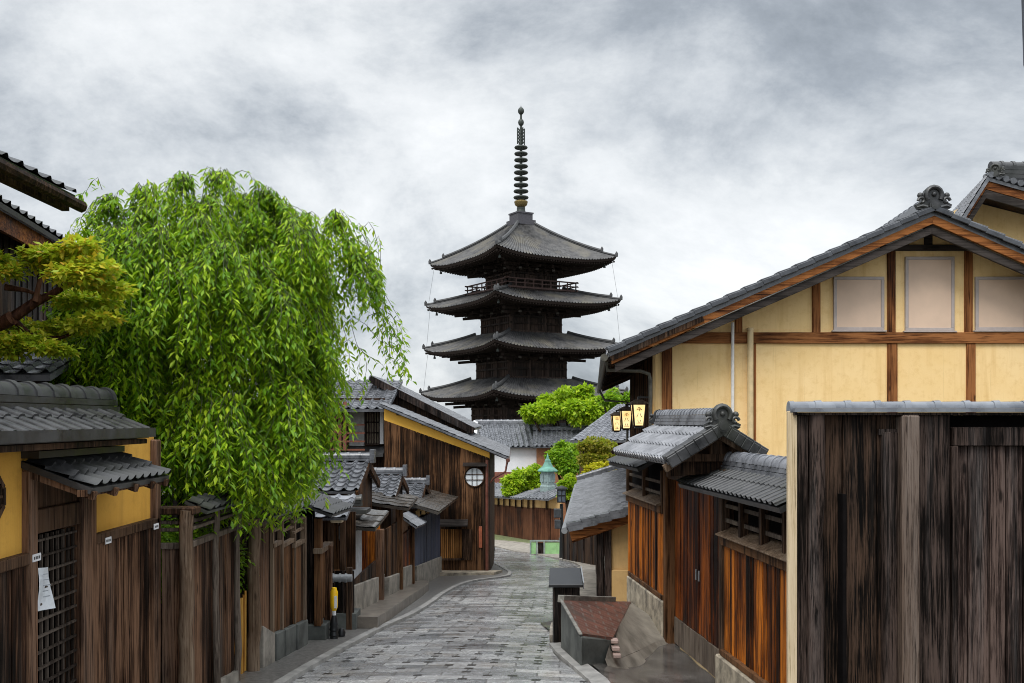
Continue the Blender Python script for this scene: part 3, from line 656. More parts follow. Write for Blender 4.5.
# ================================================================== LEFT: plank fences stepping down the street
XF = -2.70
f1 = thing('plank_fence', (XF, 9.2, G(9.2)), 'weathered plank fence with log post and open top rails under the weeping tree', 'fence')
PT = zr(-1.06)
mb = MB(); planks(mb, (XW + .04, 8.26), (XF - .05, 8.26), (G(8.2), G(8.2)), (PT, PT), .13, .03, (0, -1, 0)); planks(mb, (XF, 8.33), (XF, 9.66), (G(8.3) + .1, G(9.7) + .1), (PT, PT), .15, .03, (1, 0, 0)); mb.build('plank_panel', W_LEFT, f1, bevel=.004)
mb = MB()
for z, t in ((PT + .015, .05), (zr(-.91), .03), (zr(-.85), .03)):
    mb.bx(XF - .03, XF + .025, 8.3, 10.35 if t < .04 else 9.66, z - t / 2, z + t / 2); mb.bx(XW, XF, 8.24, 8.29, z - t / 2, z + t / 2)
mb.bx(XF - .02, XF + .03, 9.66, 10.3, PT - .01, PT + .03)
mb.build('rail', W_GREY, f1, bevel=.004)
mb = MB(); mb.bx(XW - .02, XF + .09, 8.18, 8.36, zr(-.78), zr(-.72)); mb.build('cap_beam', W_DARK, f1, bevel=.01)
mb = MB(); tiles(mb, (XF + .14, 8.4, zr(-.76)), (XF + .14, 10.4, zr(-.76)), (XF - .05, 10.4, zr(-.67)), (XF - .05, 8.4, zr(-.67)), col=.16, course=.12, amp=.03, style='wave', thick=.04); mb.build('cap_tiles', T_DARK, f1, smooth=40)
for x, y, r, sd in ((XF + .01, 8.22, .06, 1),):
    mb = MB(); log(mb, x, y, G(y) - .1, zr(-.74), r, sd); mb.build('log_post', W_LOG, f1, smooth=50)
for y in (8.98, 9.68):
    mb = MB(); log(mb, XF + .03, y, G(y) - .1, zr(-.72), .032, int(y * 10)); mb.build('post', W_GREY, f1, smooth=50)
mb = MB(); mb.hexa([V((XF - .1, 8.3, -1.4)), V((XF + .05, 8.3, -1.4)), V((XF + .05, 9.7, -1.5)), V((XF - .1, 9.7, -1.5))], [V((XF - .1, 8.3, G(8.3) + .12)), V((XF + .05, 8.3, G(8.3) + .12)), V((XF + .05, 9.7, G(9.7) + .14)), V((XF - .1, 9.7, G(9.7) + .14))]); mb.build('base', CONC, f1)
bg = thing('bamboo_gate', (XF - .12, 10.0, G(10)), 'small orange bamboo picket gate in the dark gap of the plank fence', 'gate')
mb = MB()
for k in range(8): y = 9.76 + k * .07; mb.tube([(XF - .05, y, G(10) + .02), (XF - .05, y + .012, zr(-1.78) + .03 * math.sin(k))], .015, 6)
mb.build('picket', BAMBOO, bg, smooth=50)
mb = MB()
for z in (-2.4,): mb.beam((XF - .07, 9.72, zr(z)), (XF - .07, 10.3, zr(z)), .02, .025)
mb.build('rail', BAMBOO, bg)
mb = MB(); planks(mb, (-3.75, 8.3), (-3.75, 12.6), (-1.6, -1.8), (zr(-.75), zr(-.85)), .18, .03, (1, 0, 0)); planks(mb, (-3.7, 12.6), (-3.3, 12.6), (-1.8, -1.8), (zr(-.9), zr(-.9)), .18, .03, (0, -1, 0)); tag(mb.build('gap_backing', W_BLACK), 'dark board backing added to darken the gap of the plank fence', 'wall')  # dark boards added behind the fence so its gap reads dark
f2 = thing('stepped_fence', (XF, 11.3, G(11.3)), 'brown plank fence in stepped panels on concrete footings past the bamboo gate', 'fence')
mb = MB(); log(mb, XF + .02, 10.33, G(10.4) - .1, zr(-1.02), .065, 4); mb.build('log_post', W_LOG, f2, smooth=50)
segs = [(258, 271, -2.68, 525, 545, 636, 0), (271.5, 280.5, -2.66, 541, 541, 640, 1), (280.5, 293, -2.65, 541, 541, 640, 1), (293, 303.5, -2.63, 547, 547, 640, 1)]
for k, (xa, xb, X, ya, yb, yl, upr) in enumerate(segs):
    da, db = px_d(xa, X), px_d(xb, X); top = zr(-(ya - HOR) / F * da) if k == 0 else zr((-1.38, -1.42, -1.47, -1.54)[k])
    if k == 0: top = zr(-1.13)
    bt = (G(da) + .48, G(db) + .33) if k == 0 else (G(da) + .34, G(db) + .34)
    mb = MB(); planks(mb, (X, da + .01), (X, db - .02), bt, (top, top), .13, .03, (1, 0, 0)); mb.build('plank_panel', W_LEFT if k == 0 else W_HOUSE, f2, bevel=.004)
    mb = MB(); mb.bx(X - .03, X + .03, da, db, top, top + .05)
    if upr: mb.bx(X - .02, X + .02, da, db, top + .17, top + .2); mb.bx(X - .03, X + .03, da, db, top + .3, top + .33)
    mb.build('rail', W_LOG if k else W_GREY, f2, bevel=.004)
    mb = MB(); mb.bx(X - .03, X + .04, db - .05, db, bt[1] - .05, top + (.33 if upr else .1)); mb.build('post', W_LOG, f2, bevel=.006)
    mb = MB(); mb.hexa([V((X - .1, da, G(da) - .4)), V((X + .06, da, G(da) - .4)), V((X + .06, db, G(db) - .4)), V((X - .1, db, G(db) - .4))], [V((X - .1, da, bt[0])), V((X + .06, da, bt[0])), V((X + .06, db, bt[1])), V((X - .1, db, bt[1]))]); mb.build('footing', CONC if k == 0 else CONC_D, f2, bevel=.01)
mb = MB(); tiles(mb, (-2.5, 10.5, zr(-1.0)), (-2.48, 12.5, zr(-1.06)), (-2.8, 12.5, zr(-.93)), (-2.8, 10.5, zr(-.87)), col=.16, course=.14, amp=.03, style='wave', thick=.04); mb.build('cap_tiles', T_DARK, f2, smooth=40)
# recessed doorway with tall posts
dw = thing('recessed_doorway', (-2.5, 13, G(13)), 'dark recessed doorway with reddish posts and tiled hood past the stepped fence', 'doorway')
mb = MB(); mb.bx(-3.3, -3.26, 12.4, 13.3, G(13) - .1, zr(-1.0)); mb.bx(-3.26, -2.62, 13.2, 13.24, G(13) - .1, zr(-1.1)); mb.build('recess_shade', VOIDM, dw)  # near-black sheets stand for the shade in the recess
mb = MB(); planks(mb, (-3.2, 13.0), (-2.6, 13.0), (G(13) + .25, G(13) + .25), (zr(-1.25), zr(-1.25)), .15, .03, (0, -1, 0)); mb.build('side_panel', W_BLACK, dw)
for px, X, y0 in ((318.5, -2.52, 518), (328.5, -2.45, 545)):
    d = px_d(px, X); mb = MB(); mb.bx(X - .05, X + .045, d - .06, d + .06, G(d) + .22, zr(-(y0 - HOR) / F * d)); mb.build('post', W_HOUSE if X < -2.5 else W_LEFT, dw, bevel=.008)
mb = MB(); planks(mb, (-2.51, 13.0), (-2.46, 13.45), (G(13) + .3, G(13.4) + .3), (zr(-1.7), zr(-1.7)), .13, .03, (1, 0, 0)); mb.build('plank_panel', W_HOUSE, dw)
mb = MB(); mb.bx(-2.56, -2.44, 12.8, 13.6, zr(-1.72), zr(-1.66)); mb.build('rail', W_LOG, dw)
mb = MB(); mb.bx(-3.0, -2.42, 12.93, 13.5, G(13.5) - .3, G(13) + .24); mb.build('footing', CONC_D, dw, bevel=.01)
mb = MB(); tiles(mb, (-2.25, 12.5, zr(-1.18)), (-2.2, 13.8, zr(-1.2)), (-2.85, 13.8, zr(-.98)), (-2.85, 12.5, zr(-.96)), col=.2, course=.16, amp=.035, style='wave', thick=.05); mb.build('hood', T_DARK, dw, smooth=40)

# ================================================================== LEFT: row of small entrance houses
WX = lambda d: -2.4 + .025 * (d - 14)
def Wd(px): return 2.75 / ((512 - px) / F + .025)
mh = thing('meter_bay', (-2.5, 14.3, G(14.3)), 'low boarded bay with pipe ledge and lamp box behind the yellow bollard', 'house')
mb = MB(); planks(mb, (-3.1, 14.25), (-2.26, 14.25), (G(14.2) + .25, G(14.2) + .25), (zr(-2.16), zr(-2.16)), .14, .03, (0, -1, 0)); mb.build('lower_boards', W_BLACK, mh)
mb = MB(); planks(mb, (-3.1, 14.65), (-2.3, 14.65), (zr(-2.2), zr(-2.2)), (zr(-1.35), zr(-1.35)), .14, .03, (0, -1, 0)); mb.build('upper_boards', W_HOUSE, mh)
for px in (331, 343, 349.5):
    p = at(px, 560, 14.5 if px < 349 else 14.2); mb = MB(); mb.bx(p.x - .04, p.x + .04, p.y - .05, p.y + .03, G(14.3) + (.0 if px > 340 else .2), zr(-1.38 if px < 349 else -2.1)); mb.build('post', W_DARK, mh, bevel=.006)
mb = MB(); mb.tube([at(328, 578, 14.0), at(352, 578, 14.0)], .055, 10)
for px in (333, 340, 346): mb.tube([at(px - 1, 578, 14.0), at(px + 1, 578, 14.0)], .066, 10)
mb.build('ledge_pipe', GREYM, mh, smooth=50)
mb = MB(); mb.bx(-3.1, -2.22, 14.16, 14.6, G(14.2) - .4, G(14.2) + .26); mb.build('footing', CONC_D, mh)
mb = MB(); tiles(mb, (-3.2, 13.95, zr(-1.36)), (-2.32, 13.95, zr(-1.36)), (-2.32, 14.8, zr(-1.12)), (-3.2, 14.8, zr(-1.12)), col=.2, course=.17, amp=.035, style='wave', thick=.05); mb.build('roof', T_GREY, mh, smooth=40)
lb = at(337, 519.5, 14.35); mb = MB(); mb.box(lb, (.17, .12, .09)); wl = tag(mb.build('wall_lamp', plain('lamp_cream', (.62, .50, .33), .5), bevel=.012), 'unlit cream lamp box under the tiled eave of the meter bay', 'lamp')
mb = MB(); mb.box(lb + UP * .055, (.19, .14, .014)); mb.build('cap', BLACK, wl)
mt = at(342, 533, 14.5); mb = MB(); mb.tube([mt + UP * .1, mt - UP * .08], .05, 10); mb.ball(mt - UP * .08, .05, 8)
tag(mb.build('electric_meter', GREYM, smooth=50), 'grey electricity meter on the boards below the lamp box', 'meter')

def gable_house(name, label, d0, d1, xl, xr, z_e, z_r, wall_mat, group):
    """small house; ridge runs across (x), slopes face up and down the street, gable end to the street"""
    t = thing(name, ((xl + xr) / 2, (d0 + d1) / 2, G(d1)), label, 'house', group); dm = (d0 + d1) / 2
    mb = MB(); tiles(mb, (xl, d0, z_e), (xr, d0, z_e), (xr, dm, z_r), (xl, dm, z_r), col=.21, course=.2, amp=.045, step=.025, style='wave', thick=.05)
    tiles(mb, (xr, d1, z_e), (xl, d1, z_e), (xl, dm, z_r), (xr, dm, z_r), col=.21, course=.2, amp=.045, step=.02, style='wave', thick=.05)
    r = mb.build('roof', T_MID, t, smooth=40)
    mb = MB(); ridge(mb, (xl, dm, z_r), (xr + .05, dm, z_r), .16, .08, .06, .2, 2); mb.box((xr + .05, dm, z_r + .08), (.08, .2, .24)); mb.build('ridge_tiles', T_MID, r, smooth=40)
    mb = MB(); dz = UP * .12
    for dd in (d0, d1): mb.beam(V((xr - .02, dd, z_e - .07)), V((xr - .02, dm, z_r - .07)), .05, .13)
    mb.build('bargeboard', W_HOUSE, r)
    mb = MB(); ov = .22; mb.prism([(xr - .12, d0 + ov, G(d0)), (xr - .12, d0 + ov, z_e + .06), (xr - .12, dm, z_r - .12), (xr - .12, d1 - ov, z_e + .06), (xr - .12, d1 - ov, G(d1))], (xl - xr + .3, 0, 0)); mb.build('wall', wall_mat, t)
    return t
def chain_row(t, dz, parts):
    pass
e1 = gable_house('entrance_house', 'small tiled entrance house with shiny pent roof and pale door panel nearest in the row', 16.3, 19.0, -3.7, -2.52, zr(-1.16), zr(-.72), W_HOUSE, 'entrance houses along the left side')
e2 = gable_house('entrance_house', 'middle tiled entrance house with brown panel walls on a cream footing', 20.0, 22.6, -3.5, -2.34, zr(-1.55), zr(-1.16), W_DARK, 'entrance houses along the left side')
e3 = gable_house('entrance_house', 'far entrance house with blue grey board front under a deep dark eave', 23.6, 27.4, -3.5, -2.2, zr(-2.05), zr(-1.62), W_DARK, 'entrance houses along the left side')
def street_wall(t, pa, pb, zb, zt, mat, foot, name='plank_panel', fm=None, w=.16):
    da, db = Wd(pa), Wd(pb); mb = MB()
    planks(mb, (WX(da), da), (WX(db), db), (G(da) + zb, G(db) + zb), (zt, zt) if not isinstance(zt, tuple) else zt, w, .03, (1, -.02, 0)); mb.build(name, mat, t)
    mb = MB(); x0, x1 = WX(da), WX(db)
    mb.hexa([V((x0 - .2, da, G(da) - .3)), V((x0 + .05, da, G(da) - .3)), V((x1 + .05, db, G(db) - .3)), V((x1 - .2, db, G(db) - .3))], [V((x0 - .2, da, G(da) + zb)), V((x0 + .05, da, G(da) + zb)), V((x1 + .05, db, G(db) + zb)), V((x1 - .2, db, G(db) + zb))]); mb.build('footing', fm or CONC, t, bevel=.01)
def street_post(t, pa, pb, zt, mat, zb=.2):
    da, db = Wd(pa), Wd(pb); d = (da + db) / 2; mb = MB(); mb.bx(WX(d) - .06, WX(d) + .08, da, min(db, da + .16), G(d) + zb, zt); mb.build('post', mat, t, bevel=.008)
d_ = Wd(364)
mb = MB(); mb.bx(WX(15.5) - .06, WX(15.5) - .02, 15.0, 15.8, G(15.5) + .7, zr(-1.7)); mb.build('pale_door', plain('pale_panel', (.36, .38, .40), .5), e1)
mb = MB(); planks(mb, (-2.9, 16.6), (-2.42, 16.6), (G(16.6) + .3, G(16.6) + .3), (zr(-1.75), zr(-1.75)), .12, .03, (0, -1, 0)); mb.build('side_boards', W_DOOR, e1)
street_wall(e1, 352, 376, .62, (zr(-2.4), zr(-2.4)), W_DARK, 0)
street_post(e1, 378, 386, zr(-1.9), W_LEFT)
mb = MB(); planks(mb, (WX(17.1) - .3, 17.3), (WX(17.1) + .03, 17.3), (G(17) + .5, G(17) + .5), (zr(-1.75), zr(-1.75)), .1, .03, (0, -1, 0)); mb.build('jamb_boards', W_ORNG, e1)
street_wall(e1, 386.5, 397, .55, (zr(-2.0), zr(-2.0)), W_HOUSE, 0)
mb = MB(); tiles(mb, (-2.95, 14.9, zr(-1.55)), (-2.05, 14.9, zr(-1.62)), (-2.05, 16.6, zr(-1.52)), (-2.95, 16.6, zr(-1.40)), col=.3, course=.5, amp=.012, style='wave', thick=.05); mb.build('pent_roof', tile('slate_wet', (.02, .018, .016), (.07, .06, .05), .25), e1, smooth=40)
mb = MB(); ridge(mb, (-2.9, 15.6, zr(-1.35)), (-2.35, 15.6, zr(-1.35)), .16, .1, .07, .2, 2); mb.box((-2.4, 15.6, zr(-1.42)), (.3, .5, .06)); mb.build('ridge_tiles', T_DARK, e1, smooth=40)
street_post(e2, 398, 402.5, zr(-1.75), W_HOUSE)
street_wall(e2, 402.5, 410, .62, (zr(-2.35), zr(-2.35)), W_DOOR, 0)
mb = MB(); tiles(mb, (-1.95, 20.5, zr(-2.2)), (-1.92, 22.2, zr(-2.3)), (-2.3, 22.2, zr(-2.05)), (-2.3, 20.5, zr(-1.95)), col=.22, course=.2, amp=.04, style='wave', thick=.05); mb.build('hood', T_GREY, e2, smooth=40)
mb = MB(); tiles(mb, (-2.95, 18.8, zr(-1.52)), (-1.95, 18.8, zr(-1.66)), (-1.95, 20.6, zr(-1.6)), (-2.95, 20.6, zr(-1.42)), col=.3, course=.5, amp=.012, style='wave', thick=.06); mb.build('pent_roof', MATS['slate_wet'], e2, smooth=40)
street_post(e3, 410, 414.5, zr(-2.3), W_HOUSE, .1)
da, db = Wd(415), Wd(440)
street_wall(e3, 415, 440, .55, (zr(-2.28), zr(-2.5)), W_BLUE, 0, 'blue_boards', w=.24)
mb = MB()
for k in range(5):
    d = da + (db - da) * (k + .5) / 5; zt = -2.12 - .3 * (k + .5) / 5
    mb.box((WX(d) + .01, d, zr(zt)), (.08, .55, .12)); 
mb.build('vent_blocks', P_TAN, e3)
mb = MB()
for k in range(5):
    d = da + (db - da) * (k + .5) / 5; zt = -2.12 - .3 * (k + .5) / 5; mb.box((WX(d) + .055, d, zr(zt)), (.02, .3, .07))
mb.build('vent_openings', VOIDM, e3)
mb = MB(); tiles(mb, (-1.62, 22.0, zr(-2.03)), (-1.55, 28.6, zr(-2.22)), (-2.6, 28.6, zr(-1.95)), (-2.6, 22.0, zr(-1.72)), col=.35, course=.6, amp=.012, style='wave', thick=.07); mb.build('pent_roof', MATS['slate_wet'], e3, smooth=40)

# yellow topped bollard
bo = thing('bollard', at(334, 641, 13.1), 'yellow topped marker on a black ribbed foot at the left kerb', 'bollard')
c = BASE[bo]
mb = MB(); mb.lathe(c, [(.052, 0), (.06, .02), (.05, .06), (.062, .08), (.05, .13), (.062, .15), (.05, .2), (.058, .22), (.04, .3), (.03, .34)], 12); mb.build('foot', BLACK, bo, smooth=40)
mb = MB(); mb.lathe(c + UP * .33, [(.026, 0), (.026, .06), (.034, .1)], 10); mb.build('stem', WHITE, bo, smooth=40)
mb = MB(); mb.lathe(c + UP * .40, [(.03, 0), (.05, .05), (.052, .25), (.04, .27), (.036, .3), (.0, .31)], 12); sl_ = mb.build('sleeve', YELP, bo, smooth=40)
mb = MB(); mb.box(c + V((.03, -.045, .52)), (.035, .012, .16)); mb.build('reflector', WHITE, sl_)
mb = MB(); mb.lathe(at(341.5, 636, 13.3), [(.05, 0), (.055, .05), (.03, .1), (0, .11)], 10); tag(mb.build('rubber_block', BLACK, smooth=40), 'short black rubber lump beside the yellow topped marker', 'block')

# ================================================================== LEFT: dark gabled plank house at the bend
dh = thing('dark_house', (-2.2, 30, G(29)), 'dark plank house with round window and ochre gable strip at the bend', 'house')
HD = 29.0
def hp(px, py, dd=0): return at(px, py, HD) + YA * dd
mb = MB(); wl_, wr_ = hp(384, 420), hp(489.5, 458); n = 26
for k in range(n):
    a, b = wl_.lerp(wr_, k / n), wl_.lerp(wr_, (k + 1) / n); j = random.uniform(0, .012); zb = G(HD) - .3
    mb.hexa([V((a.x + .003, HD - j, zb)), V((b.x - .003, HD - j, zb)), V((b.x - .003, HD + .05, zb)), V((a.x + .003, HD + .05, zb))], [V((a.x + .003, HD - j, a.z)), V((b.x - .003, HD - j, b.z)), V((b.x - .003, HD + .05, b.z)), V((a.x + .003, HD + .05, a.z))])
mb.build('plank_front', W_HOUSE, dh)
mb = MB(); mb.prism([hp(384, 421), hp(489.5, 459), hp(489.5, 450), hp(384, 408)], (0, .06, 0)); mb.build('gable_strip', P_FASC, dh)
mb = MB(); q = [(wr_.x, G(HD) - .6), (wr_.x, wr_.z + .2), (wl_.x, wl_.z + .4), (wl_.x, G(HD) - .6)]
mb.prism([V((x, HD + .07, z)) for x, z in q], (0, 8.5, 0)); mb.build('side_wall', W_DARK, dh)
mb = MB(); e = hp(509, 456.5); t_ = hp(381, 403.5)
tiles(mb, V((e.x, 37.6, e.z)), V((e.x, HD - .3, e.z)), V((t_.x, HD - .3, t_.z)), V((t_.x, 37.6, t_.z)), col=.27, course=.24, amp=.045, style='wave', thick=.08)
tx = t_.x - 1.0
r_ = mb.build('roof', T_MID, dh, smooth=40)
mb = MB(); mb.beam(e + V((-.02, -.24, -.06)), t_ + V((0, -.24, -.06)), .06, .08); mb.build('bargeboard', W_BARGD, r_)
mb = MB()
for k in range(4): f = (k + .5) / 4; p = hp(386 + 100 * f, 409 + 40 * f, -.05); mb.box(p - UP * .0, (.08, .3, .08))
mb.build('purlin', W_DARK, r_)
# upper rear roof
mb = MB(); A1, B1 = hp(355, 371, 3), hp(470, 429, 3)
tiles(mb, V((B1.x, 40, B1.z)), B1, A1, V((A1.x, 40, A1.z)), col=.27, course=.24, amp=.045, style='wave', thick=.1)
r2 = mb.build('upper_roof', T_MID, dh, smooth=40)
mb = MB(); mb.beam(A1 + V((0, -.04, -.1)), B1 + V((0, -.04, -.1)), .08, .22); mb.build('bargeboard', W_BLACK, r2)
mb = MB(); mb.prism([hp(362, 381, 3.2), hp(462, 428, 3.2), hp(462, 450, 3.2), hp(362, 450, 3.2)], (0, 6, 0)); mb.build('upper_wall', W_DARK, dh)
rc = hp(474.5, 477, -.03); mb = MB()
mb.tube([rc + V((math.cos(a) * .28, 0, math.sin(a) * .28)) for a in [2 * math.pi * k / 24 for k in range(25)]], .022, 6, False); wf = mb.build('round_window', W_DARK, dh, smooth=50)
mb = MB(); mb.tube([rc + YA * .01, rc + YA * .03], .27, 24); mb.build('pane', GLASS_P, wf)
mb = MB(); mb.box(rc + V((-.07, -.005, 0)), (.018, .02, .5)); mb.box(rc + V((.07, -.005, 0)), (.018, .02, .5)); mb.box(rc + V((0, -.008, .08)), (.5, .02, .018)); mb.box(rc + V((0, -.008, -.08)), (.5, .02, .018)); mb.build('muntin', W_DARK, wf)
mb = MB(); mb.prism([hp(463, 466, -.22), hp(487, 466, -.22), hp(487, 463.5, 0), hp(463, 463.5, 0)], (0, 0, .03)); mb.build('window_hood', W_BARGD, wf)
mb = MB(); a, b = hp(441, 558), hp(462, 529); mb.bx(a.x, b.x, HD - .04, HD + .0, a.z, b.z); wf = mb.build('slatted_window', VOIDM, dh)
mb = MB()
for k in range(11): x = a.x + (b.x - a.x) * (k + .5) / 11; mb.bx(x - .02, x + .02, HD - .065, HD - .04, a.z, b.z)
mb.build('slat', wood('wood_slat', (.05, .02, .007), (.16, .07, .02), (.28, .13, .04), fine=14), wf)
mb = MB(); mb.bx(a.x - .06, b.x + .06, HD - .08, HD, a.z - .06, a.z); mb.bx(b.x, b.x + .3, HD - .05, HD, a.z - .06, b.z); mb.build('window_frame', W_DARK, wf)
mb = MB(); mb.prism([hp(440, 525.5, -.3), hp(468, 525.5, -.3), hp(468, 521, 0), hp(440, 521, 0)], (0, 0, .05)); mb.build('window_hood', W_BARGD, wf)
p = hp(480.5, 537, -.03); mb = MB(); mb.box(p, (.1, .03, .62)); tag(mb.build('wall_plaque', RED_PL, bevel=.006), 'narrow upright reddish plaque on the corner of the dark plank house', 'plaque')
mb = MB(); mb.tube([hp(487, 460, -.06), hp(487, 573, -.06)], .045, 8); mb.tube([V((e.x - .03, HD - .5, e.z - .1)), V((e.x - .03, 37, e.z - .14))], .06, 8)
mb.tube([V((e.x - .05, HD - .4, e.z - .14)), V((e.x - .1, HD - .4, e.z - .42)), V((e.x - .45, HD - .3, e.z - .62)), V((wr_.x + .05, HD - .07, e.z - .75))], .03, 8); mb.build('drainpipe', PIPE_R, dh, smooth=50)
p = hp(437, 572, -.7); mb = MB(); mb.tube([p, p + UP * .62], .045, 10); mb.tube([p + UP * .62, p + UP * .68], .06, 10); tag(mb.build('pipe_post', PIPE_D, smooth=50), 'short dark pipe post before the slatted window of the dark house', 'post')
# rear townhouse with balcony, left of the dark house
th = thing('balcony_house', (-4.9, 31, G(31)), 'two storey house with red balcony rail and upper window glimpsed past the weeping tree', 'house')
TD = 30.5
def tp(px, py, dd=0): return at(px, py, TD) + YA * dd
mb = MB(); a, b = tp(300, 570), tp(384, 398); mb.bx(a.x, b.x, TD + .15, TD + 5, a.z - 1.2, b.z); mb.build('wall', W_DARK, th)
mb = MB(); tiles(mb, tp(300, 409, -1.0), tp(392, 409, -1.0), tp(392, 376, 3), tp(300, 376, 3), col=.27, course=.24, amp=.045, style='wave', thick=.1); mb.build('roof', T_MID, th, smooth=40)
mb = MB(); a, b = tp(366, 444), tp(379, 412); mb.bx(a.x, b.x, TD + .05, TD + .1, a.z, b.z); wf = mb.build('window', plain('dim_glass', (.32, .27, .19), .2), th)
mb = MB()
for k in range(6): x = a.x + (b.x - a.x) * k / 5; mb.bx(x - .02, x + .02, TD, TD + .05, a.z, b.z)
for k in (0, .35, .68, 1): z = a.z + (b.z - a.z) * k; mb.bx(a.x, b.x, TD, TD + .045, z - .02, z + .02)
mb.build('muntin', W_BLACK, wf)
mb = MB(); a, b = tp(380, 444), tp(383.5, 412); mb.bx(a.x, b.x, TD - .02, TD + .1, a.z, b.z); mb.build('white_post', P_WHT, th)
mb = MB(); a, b = tp(338, 450), tp(348, 402); 
for x in (a.x, (a.x + b.x) / 2, b.x): mb.bx(x - .05, x + .05, TD - .6, TD - .5, a.z, b.z)
for k in range(4): z = a.z + .75 * k / 3; mb.bx(a.x - 1, b.x + .6, TD - .58, TD - .52, z, z + .05)
mb.build('balcony', plain('balcony_red', (.16, .05, .025), .6), th)
mb = MB(); a, b = tp(349, 446), tp(364, 410); mb.bx(a.x, b.x, TD + .06, TD + .1, a.z, b.z); mb.build('sliding_screen', plain('screen_pale', (.42, .42, .4), .6), th)
mb = MB(); mb.prism([tp(335, 456, -.7), tp(386, 456, -.7), tp(386, 449, .1), tp(335, 449, .1)], (0, 0, .08)); mb.build('pent_roof', T_DARK, th)

# ================================================================== BEYOND THE BEND
# white storehouse
KD = 72
def kp(px, py, dd=0): return at(px, py, KD) + YA * dd
ku = thing('storehouse', (0, 74, G(74)), 'white plastered storehouse with tiled roof below the pagoda', 'house')
mb = MB(); a, b = kp(472, 541), kp(537, 444); mb.bx(a.x, b.x, KD, KD + 6, a.z - .5, b.z); mb.prism([V((a.x, KD, b.z)), V((a.x, KD + 6, b.z)), V((a.x, KD + 3, b.z + 1.7))], (.3, 0, 0)); mb.build('wall', P_WHT, ku)
mb = MB(); a, b = kp(490, 541), kp(537, 472); mb.bx(a.x, b.x, KD - .05, KD, a.z, b.z); mb.build('wainscot', plain('red_plaster', (.20, .07, .045), .7), ku)
mb = MB(); tiles(mb, kp(483, 446.5, -.6), kp(540, 446.5, -.6), kp(536, 424, 3), kp(476, 424, 3), col=.36, course=.3, amp=.09, style='barrel', thick=.12); r_ = mb.build('roof', T_MID, ku, smooth=40)
mb = MB(); ridge(mb, kp(474, 425.5, 3), kp(536, 425.5, 3), .4, .28, .14, .5, 2); mb.build('ridge_tiles', T_GREY, r_, smooth=40)
lr = thing('low_range', (3, 71, G(71)), 'low dark tiled range joining the white storehouse on its right', 'house')
mb = MB(); tiles(mb, at(533, 446.5, 70), at(603, 446.5, 70), at(603, 430, 73), at(533, 430, 73), col=.36, course=.3, amp=.09, style='barrel', thick=.12); ridge(mb, at(533, 430, 73), at(603, 430, 73), .4, .15, .14, .5, 1); mb.build('roof', T_MID, lr, smooth=40)
mb = MB(); a, b = at(537, 540, 70.4), at(600, 447, 70.4); mb.bx(a.x, b.x, 70.6, 72.8, a.z, b.z); mb.build('wall', plain('orange_wood', (.25, .10, .04), .7), lr)
gh = thing('grey_roof_house', (4.2, 45, G(45)), 'house with plain grey sloping roof left of the lit lanterns', 'house')
mb = MB(); tiles(mb, at(570, 440, 44), at(640, 440, 44), at(650, 404, 50), at(618, 404, 50), col=.3, course=.3, amp=.05, style='wave', thick=.12); mb.build('roof', T_GREY, gh, smooth=40)
mb = MB(); a, b = at(586, 560, 44.6), at(640, 440, 44.6); mb.bx(a.x, b.x, 45, 49, a.z, b.z); mb.build('wall', W_FAR, gh)
mb = MB(); a, b = at(612.5, 500, 44.4), at(616.5, 440, 44.4); mb.bx(a.x, b.x, 44.4, 44.7, a.z - 3, b.z); mb.build('corner_post', P_YEL, gh)
# brown fenced house round the bend
fh = thing('walled_garden_house', (0, 60, G(60)), 'long brown plank garden wall with cream band and low tiled roof round the bend', 'wall')
seg = [((-3.2, 66.5), (-1.2, 64.5)), ((-1.2, 64.5), (1.25, 57.5)), ((1.25, 57.5), (2.6, 56.0))]
for a, b in seg:
    n_ = V((b[1] - a[1], a[0] - b[0], 0)).normalized(); n_ = n_ if n_.y < 0 else -n_
    mb = MB(); planks(mb, a, b, (G(a[1]) - .1, G(b[1]) - .1), (G(a[1]) + 2.0, G(b[1]) + 1.95), .3, .05, n_); mb.build('plank_panel', W_FAR, fh)
    mb = MB(); A2, B2 = V((*a, 0)) - n_ * .05, V((*b, 0)) - n_ * .05
    mb.hexa([A2 + UP * (G(a[1]) + 1.95) - n_ * .2, B2 + UP * (G(b[1]) + 1.9) - n_ * .2, B2 + UP * (G(b[1]) + 1.9), A2 + UP * (G(a[1]) + 1.95)], [A2 + UP * (G(a[1]) + 2.6) - n_ * .2, B2 + UP * (G(b[1]) + 2.55) - n_ * .2, B2 + UP * (G(b[1]) + 2.55), A2 + UP * (G(a[1]) + 2.6)]); mb.build('cream_band', P_TAN, fh)
    mb = MB(); A3, B3 = V((*a, G(a[1]) + 2.6)), V((*b, G(b[1]) + 2.55)); A3 -= n_ * .1; B3 -= n_ * .1
    tiles(mb, A3 + n_ * .9, B3 + n_ * .9, B3 - n_ * 1.6 + UP * .75, A3 - n_ * 1.6 + UP * .75, col=.3, course=.3, amp=.05, style='wave', thick=.1); mb.build('roof', T_MID, fh, smooth=40)
    l = (V((*b, 0)) - V((*a, 0))).length
    for k in range(int(l / 1.1) + 1):
        mb = MB(); p = V((*a, 0)).lerp(V((*b, 0)), min(1, k * 1.1 / l)) + n_ * .04; mb.bx(p.x - .05, p.x + .05, p.y - .05, p.y + .07, G(p.y) + 1.9, G(p.y) + 2.6)
        mb.build('post', W_DARK, fh)
tag(strip('verge', plain('moss', (.13, .15, .06), .9, var=.4), [(-4, 62.5), (-1.2, 58.5), (1.0, 52.5)], [(-3.2, 66.6), (-1.1, 64.6), (1.4, 57.5)], .03, .08), kind='structure')
